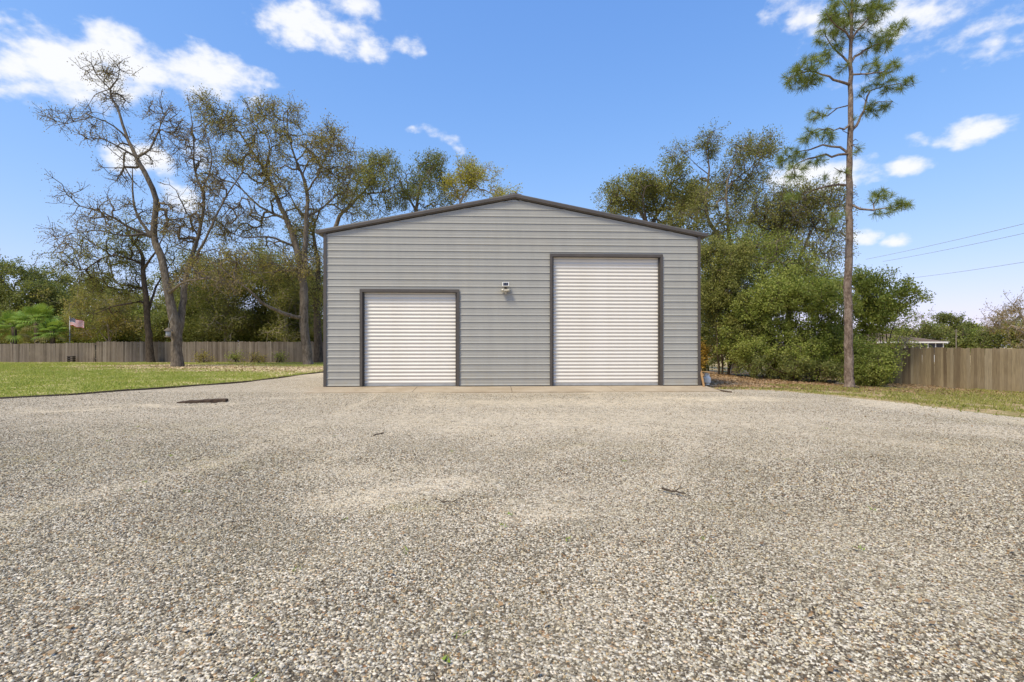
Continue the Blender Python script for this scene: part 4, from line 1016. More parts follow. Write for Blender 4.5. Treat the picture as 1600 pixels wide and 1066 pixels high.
roof_tree(1020, 38, [[(1020, 572, 0, 8), (1018, 420, 0, 6), (1010, 350, 0, 4.5), (985, 310, 0, 3), (965, 290, 0, 1.4)], [(1012, 360, 0, 4), (1040, 315, 1, 2.6), (1055, 275, 1, 1)], [(1010, 350, 0, 3), (1005, 310, -1, 2), (1010, 285, -1, 1)]],
          [(985, 300, 36, 26, 2.6, 0, 22), (1020, 300, 30, 26, 2.6, 0, 18), (1060, 295, 32, 36, 2.6, 0, 20), (965, 318, 24, 18, 2, 0, 8), (1050, 340, 40, 30, 2.4, 0, 14), (1085, 320, 24, 36, 2.2, 0, 12)], 360, 'full olive oak over the right roof slope', 'leaf_olive', 36, 15, 0.15)
roof_tree(1228, 31, [[(1228, 592, 0, 8), (1232, 500, 0, 6), (1240, 432, 0, 4.6), (1258, 382, 0, 3.4), (1279, 345, 0, 2.4), (1296, 330, 0, 1.6), (1312, 320, 0, 0.8)], [(1236, 460, 0, 4), (1208, 400, 0.6, 3), (1206, 362, 0.8, 2.4), (1250, 337, 1, 1.6), (1285, 318, 1, 0.8)],
            [(1258, 385, 0, 2.2), (1285, 392, -1, 1.4), (1308, 402, -1, 0.7)], [(1270, 358, 0, 2), (1295, 362, 0.6, 1.3), (1316, 352, 0.6, 0.7)], [(1206, 365, 0.8, 2), (1225, 320, 0.4, 1.3), (1240, 295, 0.4, 0.6)]],
          [(1275, 325, 42, 26, 1.8, 0.4, 20), (1240, 340, 40, 36, 2, 0.6, 18), (1290, 365, 30, 22, 1.6, 0, 10), (1250, 395, 36, 28, 1.8, 0, 14), (1296, 400, 22, 12, 1.4, -1, 6), (1230, 310, 26, 22, 1.6, 0.4, 8)], 430, 'gnarled half-bare oak reaching towards the pine trunk', 'leaf_olive', 37, 6, 0.11, spread=0.15, rtip=0.0095)

roof_tree(1205, 29, [[(1205, 592, 0, 7), (1202, 500, 0, 5.5), (1190, 430, 0, 4), (1165, 390, 0, 2.4), (1150, 365, 0, 1)], [(1200, 480, 0, 4), (1225, 425, 0.6, 3), (1245, 395, 0.8, 1.4)], [(1202, 500, 0, 3.4), (1150, 455, -0.8, 2.2), (1120, 430, -1, 1)], [(1203, 490, 0, 3.4), (1265, 450, 0.6, 2), (1298, 432, 0.8, 1)]],
          [(1150, 400, 34, 36, 1.8, 0, 20), (1205, 405, 36, 34, 1.8, 0.4, 20), (1250, 425, 32, 30, 1.7, 0.6, 16), (1115, 430, 16, 40, 1.4, -0.6, 12), (1160, 450, 40, 34, 1.8, 0, 18), (1290, 440, 18, 22, 1.4, 0.6, 8), (1220, 455, 40, 30, 1.8, 0, 16)], 480,
          'mid green leafy oak rising out of the thicket beside the garage', 'leaf_green', 38, 13, 0.105, spread=0.18, rtip=0.009)

# -- tall pine
PY = G(1327, 606); t = Tree(PY[1], 40); t.thin = False; t.clump = False
t.limb([(1327, 611, 0, 10), (1327, 600, 0, 7.4), (1326, 540, 0, 6.3), (1325, 450, 0, 5.8), (1327, 360, 0, 5.2), (1327, 290, 0, 4.7), (1328, 210, 0, 4.1), (1329, 150, 0, 3.6), (1329, 100, 0, 3.0), (1330, 45, 0, 2.3), (1332, -5, 0, 1.9), (1334, -40, 0, 0.9)], step=0.35, jit=0.012)
PB = [[(1328, 135, 0, 2.4), (1295, 120, -0.5, 1.6), (1265, 111, -0.9, 1.2), (1235, 120, -1.2, 0.7)], [(1328, 98, 0, 2), (1308, 82, 0.5, 1.4), (1295, 69, 0.8, 1), (1287, 48, 0.9, 0.6)],
      [(1327, 160, 0, 1.6), (1308, 168, 0.5, 1.1), (1292, 180, 0.9, 0.9), (1271, 174, 1.2, 0.5)], [(1327, 200, 0, 1.6), (1303, 202, -0.6, 1.1), (1280, 203, -1, 0.8), (1262, 210, -1.2, 0.5)],
      [(1327, 233, 0, 2), (1286, 228, 0.4, 1.4), (1250, 237, 0.8, 1), (1226, 249, 1, 0.6)], [(1327, 240, 0, 2), (1274, 246, -0.6, 1.4), (1241, 258, -1, 1), (1236, 276, -1.2, 0.6)],
      [(1326, 285, 0, 2), (1292, 291, 0.5, 1.4), (1265, 300, 0.9, 1), (1240, 307, 1.2, 0.6)], [(1329, 207, 0, 2.4), (1346, 183, 0.5, 1.8), (1355, 150, 0.8, 1.4), (1370, 138, 1, 1.1), (1406, 132, 1.2, 0.8), (1424, 135, 1.2, 0.5)],
      [(1350, 165, 0.6, 1.2), (1370, 160, 0.2, 0.9), (1395, 158, 0, 0.5)], [(1329, 114, 0, 1.6), (1358, 116, -0.5, 1.2), (1380, 110, -0.8, 0.9), (1396, 105, -1, 0.5)],
      [(1329, 93, 0, 2), (1358, 75, 0.5, 1.4), (1385, 63, 0.9, 1), (1406, 45, 1.1, 0.6)], [(1327, 322, 0, 2), (1365, 329, -0.5, 1.4), (1395, 324, -0.8, 1), (1415, 328, -0.9, 0.5)], [(1358, 328, -0.4, 1.1), (1372, 310, -0.2, 0.8), (1392, 300, -0.2, 0.5)],
      [(1329, 60, 0, 1.8), (1350, 35, -0.5, 1.2), (1372, 14, -0.8, 0.6)], [(1329, 55, 0, 1.8), (1305, 38, -0.5, 1.2), (1290, 20, -0.8, 0.6)], [(1331, 20, 0, 1.4), (1348, -8, 0.6, 0.6)], [(1331, 25, 0, 1.4), (1312, -2, 0.6, 0.6)],
      [(1327, 270, 0, 1), (1312, 268, -0.3, 0.7), (1303, 262, -0.5, 0.4)], [(1328, 230, 0, 1), (1338, 229, -0.4, 0.7), (1343, 236, -0.5, 0.4)], [(1327, 345, 0, 1), (1313, 342, -0.3, 0.7), (1300, 336, -0.5, 0.4)]]
rs = random.Random(12)
for k in range(16):
    yy = rs.uniform(150, 480); sd_ = rs.choice((-1, 1)); ln = rs.uniform(9, 20); PB.append([(1327, yy, 0, 1.0), (1327 + sd_ * ln * 0.6, yy - rs.uniform(-3, 4), rs.uniform(-.4, .4), 0.6), (1327 + sd_ * ln, yy - rs.uniform(-5, 8), rs.uniform(-.6, .6), 0.3)])
for l in PB: t.limb(l, step=0.3, jit=0.02)
t.tips = []
t.blob([(1255, 112, 27, 16, 0.8, -1, 30), (1240, 124, 14, 10, .5, -1.1, 10), (1268, 132, 16, 8, .6, -0.8, 8), (1293, 52, 18, 16, .7, .8, 22), (1300, 78, 16, 16, .7, .5, 12), (1285, 92, 12, 10, .6, .3, 7), (1280, 178, 20, 8, .5, 1, 10), (1266, 212, 13, 9, .5, -1.1, 14), (1296, 212, 14, 8, .5, -.7, 12),
        (1228, 246, 15, 13, .6, .9, 22), (1250, 240, 14, 6, .5, .8, 7), (1243, 268, 14, 12, .5, -1.1, 14), (1275, 252, 14, 6, .5, -.6, 5), (1238, 305, 12, 6, .5, 1.2, 8), (1292, 275, 7, 7, .3, .5, 3), (1380, 136, 22, 8, .6, 1, 18), (1414, 134, 14, 7, .5, 1.2, 14), (1368, 170, 20, 9, .5, .3, 14), (1350, 145, 8, 8, .4, .7, 4),
        (1385, 108, 18, 10, .6, -.8, 14), (1360, 105, 14, 10, .5, -.4, 7), (1385, 60, 20, 15, .7, .9, 26), (1403, 44, 10, 11, .5, 1.1, 10), (1360, 72, 16, 12, .6, .4, 9), (1376, 308, 18, 10, .5, -.3, 14), (1402, 322, 16, 7, .5, -.8, 16), (1380, 332, 14, 5, .4, -.6, 6),
        (1338, 12, 42, 14, 1.2, 0, 44), (1300, 22, 16, 14, .8, -.6, 14), (1372, 16, 18, 14, .8, -.7, 16), (1345, 45, 22, 12, .8, 0, 14), (1316, 45, 14, 10, .8, 0, 8), (1334, -25, 28, 16, 1.1, 0, 24), (1318, 268, 5, 4, .3, -.4, 2), (1340, 234, 4, 4, .3, -.4, 2), (1305, 340, 12, 6, .4, -.4, 4), (1335, 190, 4, 10, .3, 0, 2), (1310, 110, 10, 10, .4, 0.2, 5)], 700, seg=0.3, up=0.0, wig=0.12)
root = empty('pine_tree', tuple(map(float, PY))); tag(root, 'tall slender pine with bare lower trunk near the right fence', 'tree')
o = link('trunk', t.wood_mesh('trunk', 0.0075, 2.3, 0.07), M['bark_pine'], root); o.location = -Vector(PY)
tp = np.array(t.tips); rg = np.random.default_rng(9); per = 64
q = np.repeat(tp, per); n = len(q); d = rg.normal(0, 1, (n, 3)); d /= np.linalg.norm(d, axis=1)[:, None]; d = d * 0.85 + t.d[q] * 0.75 + np.array([0, 0, 0.12]); d /= np.linalg.norm(d, axis=1)[:, None]
c0 = t.p[q] - t.d[q] * rg.uniform(0, 0.16, n)[:, None]; L = rg.uniform(0.17, 0.30, n)[:, None]
sd = np.cross(d, rg.normal(0, 1, (n, 3))); sd /= np.linalg.norm(sd, axis=1)[:, None]; tipv = c0 + d * L - np.array([0, 0, 1]) * (L ** 2) * 0.5
V = np.stack([c0 - sd * 0.004, c0 + sd * 0.004, tipv + sd * 0.005, tipv - sd * 0.002], 1).reshape(-1, 3)
o = link('crown', mesh_np('crown', V, np.arange(4 * n).reshape(-1, 4)), M['needle'], root); o.location = -Vector(PY)

# -- shrubs between the garage and the fence
def shrub(px, py, Y, blobs, n, label, leaf, seed, per, size, stems=5, spread=0.2, name='evergreen_shrub', cat='shrub', wood='bark_dark', hgt=None, tw=3, wob_=1.0):
    X = (px - CX) / F * Y; zb = float(zf(X, Y)); b = (X, Y, zb); t = Tree(Y, seed); rr = random.Random(seed)
    pyb = HY + (CH - zb) / Y * F
    sh = (0.24 if Y < 40 else 0.0) * F / Y; t.cdiv = 6; blobs = [(a, b_, max(c - sh, c * 0.45), max(d - sh, d * 0.45), *r_) for (a, b_, c, d, *r_) in blobs]
    for k in range(stems):
        bb = blobs[k % len(blobs)]; tx = bb[0] + rr.uniform(-0.4, 0.4) * bb[2]; ty = bb[1] + rr.uniform(-0.3, 0.3) * bb[3]; x0 = px + rr.uniform(-10, 10)
        t.limb([(x0, pyb + 1, rr.uniform(-.3, .3), 2.4), (x0 + (tx - x0) * 0.3, pyb + (ty - pyb) * 0.45, bb[5] * 0.4 + rr.uniform(-.4, .4), 1.8), (tx, ty, bb[5] + rr.uniform(-.5, .5), 0.8)], attach=False)
    t.blob(blobs, n, seg=0.45); t.twigs(tw, (0.25, 0.75), 0.9)
    return finish(t, name, label, cat, M[wood], M[leaf], 0.008, b, leafargs=dict(per=int(per * (1.15 if Y < 40 else 0.8)), size=size * 0.95, spread=spread * 0.62 if Y < 40 else spread), crown='foliage', trunk='stems', rcap=0.06)
shrub(1130, 588, 27, [(1120, 450, 30, 55, 1.6, 0, 20), (1150, 510, 38, 60, 1.6, 0, 22), (1140, 420, 30, 35, 1.5, 0, 12), (1115, 400, 22, 40, 1.4, 0, 9)], 330, 'tall olive green shrub next to the garage wall', 'leaf_olive', 51, 42, 0.10)
shrub(1195, 590, 25.5, [(1190, 480, 48, 52, 1.7, 0, 26), (1215, 540, 42, 42, 1.6, -0.4, 20), (1170, 545, 36, 38, 1.5, 0, 14), (1225, 450, 30, 34, 1.5, 0, 10)], 400, 'broad bright green shrub in the middle of the thicket', 'leaf_bright', 52, 42, 0.095)
shrub(1270, 592, 25.0, [(1265, 480, 40, 52, 1.6, 0, 22), (1285, 545, 38, 44, 1.5, 0, 20), (1290, 450, 26, 32, 1.4, 0, 9), (1250, 555, 34, 32, 1.4, 0, 12), (1312, 520, 18, 56, 1.3, 0.4, 12)], 400, 'dense green shrub just left of the pine trunk', 'leaf_green', 53, 42, 0.095)
shrub(1385, 596, 25.0, [(1360, 462, 24, 40, 1.3, 0, 16), (1374, 505, 28, 40, 1.4, 0, 16), (1390, 470, 24, 34, 1.3, 0, 12), (1352, 545, 22, 34, 1.2, 0, 12), (1408, 455, 14, 22, 1, 0, 5)], 300, 'upright green shrub just right of the pine trunk', 'leaf_green', 54, 36, 0.10)
shrub(1362, 599, 22.6, [(1362, 576, 24, 22, 0.9, 0, 16), (1346, 585, 14, 14, 0.7, 0, 4), (1374, 556, 14, 14, 0.8, 0, 5)], 190, 'low rounded bush at the end of the tan fence', 'leaf_bright', 55, 34, 0.085, spread=0.13)
shrub(1088, 588, 29.0, [(1088, 556, 12, 22, 0.7, 0, 10), (1082, 540, 8, 16, 0.6, 0, 4)], 90, 'rusty yellow shrub behind the right garage corner', 'leaf_rust', 56, 30, 0.09, spread=0.14)
shrub(1240, 592, 23.6, [(1235, 575, 34, 16, 0.9, 0, 10), (1285, 578, 24, 14, 0.8, 0, 7), (1190, 572, 26, 14, 0.8, 0, 7)], 90, 'low spreading bush along the front foot of the thicket', 'leaf_dark', 57, 34, 0.085, spread=0.15)
shrub(1100, 580, 33, [(1105, 480, 26, 70, 1.6, 0, 14), (1100, 540, 20, 40, 1.4, 0, 8)], 200, 'shaded dark shrub deep behind the garage wall', 'leaf_dark', 58, 34, 0.12)
# low green clumps along the back fence
for k, (px, w, h_, lab) in enumerate([(437, 11, 7, 'largest low green clump along the grey fence, near the golden oak'), (400, 7, 5, 'low green clump along the grey fence left of the golden oak'), (366, 5, 4, 'tiny green clump at the fence between the two lawn oaks'), (318, 4, 6, 'tiny green clump at the fence right of the forked oak')]):
    shrub(px, 562, 43.4, [(px, 560, w, h_, 0.6, 0, 10)], 40, lab, 'leaf_gold' if k % 2 else 'leaf_green', 70 + k, 12, 0.11, stems=3, spread=0.12, name='low_bush', cat='bush')

# -- wood behind the grey fence
def wood_tree(px, Y, blobs, n, label, leaf, seed, per, size=0.24, wood='bark_dark', hw=6):
    X = (px - CX) / F * Y; zb = float(zf(X, Y)); pyb = HY + (CH - zb) / Y * F
    top = min(b_[1] for b_ in blobs); limbs = [[(px, pyb + 2, 0, hw), (px, (pyb + top) / 2, 0, hw * 0.7), (blobs[0][0], blobs[0][1], 0, hw * 0.3)]]
    for b_ in blobs[1:]: limbs.append([(px, pyb - (pyb - b_[1]) * 0.5, 0, hw * 0.5), ((px + b_[0]) / 2, (b_[1] + pyb - (pyb - b_[1]) * 0.6) / 2, b_[5] * 0.5, hw * 0.35), (b_[0], b_[1], b_[5], hw * 0.2)])
    return roof_tree(px, Y, limbs, blobs, n, label, leaf, seed, per, size, 'woodland_tree', wood, 0.36, 0.016, 3)
wood_tree(28, 60, [(22, 450, 36, 36, 4, 0, 16), (-20, 440, 40, 36, 4, 0, 12), (62, 462, 30, 28, 3.4, 0, 10), (30, 490, 60, 26, 4, 0, 12), (-40, 480, 40, 30, 4, 0, 8)], 260, 'dark dense oak beyond the fence at the left edge', 'leaf_dark', 81, 26, 0.24)
wood_tree(110, 62, [(105, 462, 34, 26, 4, 0, 12), (140, 475, 40, 28, 4, 0, 12), (85, 490, 36, 24, 3.6, 0, 10), (130, 505, 50, 24, 4, 0, 10)], 230, 'dark tree beyond the fence behind the flag', 'leaf_dark', 82, 26, 0.24)
wood_tree(205, 58, [(190, 480, 44, 26, 4, 0, 12), (225, 490, 40, 30, 4, 0, 12), (170, 510, 40, 20, 3.6, 0, 8), (215, 520, 40, 14, 3.6, 0, 8)], 230, 'olive tree beyond the fence behind the dark-trunked oak', 'leaf_olive', 83, 24, 0.22)
wood_tree(320, 54, [(320, 450, 44, 40, 4, 0, 16), (300, 490, 40, 34, 3.6, 0, 12), (350, 490, 40, 34, 3.6, 0, 12), (330, 520, 50, 16, 3.4, 0, 8)], 280, 'dark tree beyond the fence right of the forked oak', 'leaf_dark', 84, 24, 0.22)
wood_tree(418, 52, [(400, 440, 44, 36, 4, 0, 14), (440, 460, 44, 38, 4, 0, 14), (380, 490, 40, 30, 3.6, 0, 10), (430, 510, 50, 24, 3.6, 0, 10)], 280, 'dark tree beyond the fence behind the golden oak', 'leaf_dark', 85, 24, 0.22)
wood_tree(500, 56, [(490, 450, 40, 46, 4, 0, 14), (510, 500, 40, 36, 4, 0, 10)], 180, 'olive tree beyond the fence close to the garage wall', 'leaf_olive', 86, 24, 0.22)
wood_tree(270, 68, [(260, 470, 44, 30, 4, 0, 12), (285, 500, 44, 30, 4, 0, 12), (150, 450, 30, 26, 4, 0, 5)], 200, 'pale olive tree far beyond the fence between the lawn oaks', 'leaf_olive', 87, 24, 0.25, 'bark_pale')
wood_tree(352, 48.5, [(345, 430, 40, 34, 3, 0, 14), (372, 465, 36, 32, 3, 0, 12), (325, 470, 34, 34, 3, 0, 12), (350, 505, 44, 22, 3, 0, 10)], 260, 'yellowish leafy tree right behind the fence between the oaks', 'leaf_olive', 88, 16, 0.18, 'bark_pale', 4)
wood_tree(445, 49.5, [(430, 425, 40, 34, 3, 0, 14), (462, 455, 34, 36, 3, 0, 12), (420, 470, 36, 32, 3, 0, 12), (450, 510, 40, 20, 3, 0, 10)], 260, 'olive leafy tree right behind the golden oak trunk', 'leaf_olive', 89, 16, 0.18, 'bark_pale', 4)
wood_tree(170, 50.5, [(165, 475, 34, 24, 3, 0, 12), (190, 505, 34, 20, 3, 0, 10), (145, 510, 30, 18, 3, 0, 8)], 190, 'yellow-olive small tree behind the fence left of the dark-trunked oak', 'leaf_gold', 79, 16, 0.18, 'bark_pale', 3)
for k, (px, lab) in enumerate([(5, 'brushy thicket behind the fence at the left edge'), (100, 'brushy thicket right behind the flagpole'), (205, 'brushy thicket behind the fence at the dark-trunked oak'), (300, 'brushy thicket behind the fence just right of the forked oak'), (388, 'brushy thicket behind the fence under the golden oak limb'), (470, 'brushy thicket behind the golden oak trunk'), (60, 'brushy thicket behind the palm'), (160, 'brushy thicket behind the fence right of the flag'), (255, 'brushy thicket behind the fence at the forked oak'), (345, 'brushy thicket behind the fence between the oaks'), (430, 'brushy thicket behind the fence left of the golden oak'), (505, 'brushy thicket behind the fence by the garage')]):
    rr = random.Random(k + 300); Yk = 52.5 + rr.uniform(-1, 2.5)
    shrub(px, 560, Yk, [(px + rr.uniform(-15, 15), 526, 46, 20, 1.8, 0, 12), (px + rr.uniform(-30, 30), 508, 30, 20, 1.8, 0.6, 7)], 190, lab, rr.choice(['leaf_dark', 'leaf_olive', 'leaf_dark', 'leaf_green']), 90 + k, 28, 0.2, stems=6, spread=0.3, name='thicket_shrub')

# -- fan palms behind the fence
def palm(px, Y, top, rad, seed, label):
    X = (px - CX) / F * Y; zb = float(zf(X, Y)); zt = CH + (HY - top) / F * Y; rr = random.Random(seed)
    root = empty('fan_palm', (X, Y, zb)); tag(root, label, 'palm', None)
    MB().tube([(0, 0, 0), (0.03, 0, (zt - zb) * 0.3), (0, 0, zt - zb - rad * 0.5)], [0.22, 0.18, 0.2], 10).build('trunk', M['bark_dark'], root, True)
    gm, dm = MB(), MB(); c = Vector((0, 0, zt - zb - rad * 0.5))
    for k in range(46):
        az = rr.uniform(0, 6.28); el = rr.uniform(-0.7, 1.35); d = Vector((math.cos(az) * math.cos(el), math.sin(az) * math.cos(el), math.sin(el)))
        L = rad * rr.uniform(0.55, 0.8); tip = c + d * L - Vector((0, 0, 0.1 * L)); mbt = dm if el < -0.35 and rr.random() < 0.75 else gm
        mbt.tube([c, tip], 0.018, 4, False)
        s = d.cross(Vector((0, 0, 1))).normalized(); n = s.cross(d).normalized(); fl_ = rad * rr.uniform(0.42, 0.6)
        for j in range(17):
            a = (j - 8) / 8 * 1.9; q = (d * math.cos(a) + s * math.sin(a)).normalized(); ln = fl_ * (1 - 0.25 * abs(a) / 1.9)
            e = tip + q * ln * 0.6 + n * 0.03; e2 = tip + q * ln - Vector((0, 0, 0.28 * ln)); w = q.cross(n).normalized() * 0.035
            mbt.add([tip, e + w, e2, e - w], [(0, 1, 2, 3)])
    gm.build('fronds', M['palm'], root); dm.build('dead_fronds', M['palm_dry'], root)
palm(22, 48.5, 497, 1.7, 1, 'leftmost green fan palm above the grey fence')
palm(57, 47.8, 487, 1.8, 2, 'tallest bright fan palm above the grey fence')
palm(82, 47.2, 507, 1.3, 3, 'rightmost small fan palm above the fence, nearest the flagpole')

# -- bird feeder hung on the forked oak
bx_, by_, bz_ = P(263, 519, 34.4)
bf = empty('bird_feeder', (bx_, by_, bz_ - 0.35)); tag(bf, 'weathered grey bird feeder hanging at the forked oak trunk', 'bird feeder')
MB().lathe([(0.14, 0.0), (0.22, 0.02), (0.22, 0.06), (0.15, 0.07)], 0, 0, 14).build('tray', M['fence_grey'], bf)
MB().lathe([(0.12, 0.071), (0.15, 0.12), (0.15, 0.38), (0.12, 0.42)], 0, 0, 14).build('seed_tube', M['metal_grey'], bf, True)
MB().lathe([(0.27, 0.421), (0.24, 0.47), (0.10, 0.6), (0.02, 0.66)], 0, 0, 14).build('roof', M['fence_grey'], bf)
MB().tube([(0, 0, 0.65), (0.02, 0, 0.9), (0.12, 0.25, 1.6)], 0.008, 5).build('hanger', M['metal_grey'], bf)

# -- beyond the right fence: bare tree, house, pole, wires, far treeline
X = 33.6; t = Tree(34.0, 61)
t.limb([(1612, 556, 0, 5), (1610, 530, 0, 4), (1600, 500, 0, 2.6), (1585, 478, 0, 1.4), (1572, 464, 0, 0.7)])
t.limb([(1608, 525, 0, 3), (1580, 508, -0.6, 2), (1560, 490, -1, 1.3), (1545, 482, -1, 0.7)]); t.limb([(1604, 510, 0, 2.6), (1612, 480, 0.5, 1.6), (1606, 455, 0.6, 0.8)])
t.blob([(1570, 490, 24, 16, 1.3, -0.6, 10), (1598, 490, 26, 24, 1.4, 0, 14), (1565, 515, 22, 14, 1.2, -0.6, 8), (1600, 525, 26, 18, 1.3, 0, 10), (1625, 490, 22, 28, 1.4, 0, 8)], 170, wig=0.18)
t.twigs(4, (0.2, 0.6), 1.0)
g = P(1612, 556, 34.0)
finish(t, 'bare_tree', 'twiggy pale half-bare tree at the right edge beyond the fence', 'tree', M['bark_pale'], M['leaf_bare'], 0.009, (float(g[0]), 34.0, float(zf(g[0], 34))), leafargs=dict(per=5, size=0.085, spread=0.13), rcap=0.05)
def twiggy(px, Y, seed):
    t = Tree(Y, seed); zb = float(zf((px - CX) / F * Y, Y)); pyb = HY + (CH - zb) / Y * F
    t.limb([(px, pyb + 1, 0, 2.2), (px + 5, 555, 0, 1.8), (px + 14, 520, 0, 1.2), (px + 22, 498, 0, 0.6)]); t.limb([(px + 5, 555, 0, 1.6), (px + 28, 530, -0.3, 1), (px + 45, 498, -0.4, 0.5)]); t.limb([(px + 10, 535, 0, 1.2), (px + 40, 520, .3, .8), (px + 62, 486, .4, 0.4)])
    t.blob([(px + 25, 505, 22, 20, 0.8, 0, 10), (px + 45, 505, 16, 20, 0.8, 0, 7), (px + 30, 535, 20, 14, .8, 0, 5)], 60, wig=0.16); t.twigs(3, (0.15, 0.45), 0.9)
    return finish(t, 'bare_shrub', 'bare grey twiggy shrub leaning out over the near end of the house roof', 'shrub', M['bark_pale'], M['leaf_bright'], 0.006, ((px - CX) / F * Y, Y, zb), leafargs=dict(per=2, size=0.09, spread=0.1), rcap=0.03)
twiggy(1392, 26.5, 62)
shrub(1418, 560, 33, [(1410, 530, 18, 18, 1.0, 0, 8), (1425, 538, 14, 12, .9, 0, 4)], 40, 'pale green sapling behind the near end of the tan fence', 'leaf_bright', 63, 7, 0.11, stems=3, spread=0.16, name='sapling')

HYD = 62.0
hx = (1432 - 800) / 800 * HYD; hz = float(zf(40, HYD)) - 0.05
house = empty('bungalow', (hx, HYD, hz)); tag(house, 'low house with brown hip roof and white screened porch beyond the fence', 'house')
ez = CH + (HY - 535.5) / 800 * HYD - hz; rz_ = CH + (HY - 524) / 800 * HYD - hz
MB().box(-6.0, 2.6, 1.2, 9, 0, ez - 0.02).build('wall', M['house_wall'], house)
hw0, hw1, hd0, hd1 = -6.6, 3.4, -0.5, 9.6
v = [(hw0, hd0, ez + 0.12), (hw1, hd0, ez + 0.12), (hw1, hd1, ez + 0.12), (hw0, hd1, ez + 0.12), (-2.6, 4.5, rz_ + 0.35), (-0.8, 4.5, rz_ + 0.35)]
MB().add(v, [(0, 1, 5, 4), (1, 2, 5), (2, 3, 4, 5), (3, 0, 4), (3, 2, 1, 0)]).build('roof', M['shingle'], house)
MB().box(hw0, hw1, hd0 - 0.03, hd1 + 0.03, ez - 0.06, ez + 0.118).build('fascia', M['house_white'], house)
for k in range(6):
    x0 = -1.6 + k * 0.92
    MB().box(x0 - 0.05, x0 + 0.05, -0.3, -0.2, 0, ez - 0.061).build('porch_post', M['house_white'], house)
    if k < 5: MB().box(x0 + 0.051, x0 + 0.868, -0.26, -0.24, 0.9, ez - 0.062).build('screen_panel', M['screen'], house)
MB().box(-1.6, 3.0, -0.29, -0.21, 0.0, 0.88).build('porch_wall', M['house_white'], house)
up_x = (1494 - 800) / 800 * 90
pole = empty('utility_pole', (up_x, 90, float(zf(60, 90)))); tag(pole, 'thin grey utility pole in front of the far treeline', 'utility pole')
zt = CH + (HY - 514) / 800 * 90 - pole.location.z
MB().tube([(0, 0, 0), (0, 0, zt)], [0.1, 0.07], 8).build('post', M['fence_grey'], pole); MB().box(-0.35, 0.35, -0.04, 0.04, zt - 0.42, zt - 0.34).build('crossarm', M['fence_grey'], pole)
for (pa, pb, Ya, Yb, lab) in (((1370, 406), (1600, 348), 62, 40, 'uppermost thin overhead wire crossing the right sky'), ((1395, 410), (1600, 363), 64, 42, 'middle thin overhead wire crossing the right sky'), ((1425, 438), (1600, 408), 66, 44, 'lowest thin overhead wire crossing the right sky')):
    a, b = Vector(P(*pa, Ya)), Vector(P(*pb, Yb)); d = b - a; a2 = a - d * 0.12; b2 = b + d * 1.5
    pts = [a2.lerp(b2, k / 24) + Vector((0, 0, -0.5 * (1 - (2 * k / 24 - 1) ** 2) + 0.4)) for k in range(25)]
    tag(MB().tube(pts, 0.018, 5).build('overhead_wire', M['cable']), lab, 'wire', 'overhead wires')

def far_tree(px, Y, top, w, label, leaf, seed, umbrella=False):
    X = (px - CX) / F * Y; zb = float(zf(X, Y)); pyb = HY + (CH - zb) / Y * F; h_ = pyb - top; rr = random.Random(seed)
    if umbrella: bl = [(px + rr.uniform(-.5, .5) * w, top + h_ * rr.uniform(0.08, 0.42), w * 0.42, h_ * 0.09, 1.6, 0, 5) for _ in range(7)]
    else: bl = [(px + rr.uniform(-.5, .5) * w, top + h_ * rr.uniform(0.22, 0.75), w * 0.45, h_ * 0.2, 3, 0, 5) for _ in range(6)]
    t = Tree(Y, seed); t.limb([(px, pyb + 1, 0, 1.6), (px + rr.uniform(-2, 2), (pyb + top) / 2, 0, 1.3), (px, top + h_ * 0.1, 0, 0.6)])
    t.blob(bl, 90, seg=1.0); t.twigs(3, (0.5, 1.2), 1.0)
    return finish(t, 'far_tree', label, 'tree', M['bark_dark'], M[leaf], 0.025, (X, Y, zb), leafargs=dict(per=12, size=0.42, spread=0.42), rcap=0.12)
far_tree(1488, 125, 489, 34, 'umbrella-topped pine standing highest in the far treeline', 'leaf_dark', 101, True)
far_tree(1513, 130, 497, 20, 'smaller umbrella-topped pine in the far treeline, right of the highest', 'leaf_dark', 102, True)
far_tree(1443, 115, 505, 34, 'far dark tree above the house roof', 'leaf_dark', 103)
far_tree(1470, 118, 508, 34, 'far olive tree just left of the highest pine', 'leaf_olive', 104)
far_tree(1505, 112, 510, 36, 'far green tree behind the thin utility pole', 'leaf_dark', 105)
far_tree(1532, 110, 508, 34, 'far bright green tree right of the utility pole', 'leaf_green', 106)
far_tree(1560, 105, 494, 40, 'far dark tree behind the twiggy bare tree', 'leaf_dark', 107)
far_tree(1595, 100, 492, 40, 'far olive tree at the right edge of the picture', 'leaf_olive', 108)
far_tree(1630, 105, 496, 40, 'far tree beyond the right edge', 'leaf_dark', 109)
far_tree(1412, 120, 510, 34, 'far tree left of the house behind the shrubs', 'leaf_olive', 110)
far_tree(1380, 118, 505, 40, 'far tree hidden behind the pine-side shrub', 'leaf_dark', 111)

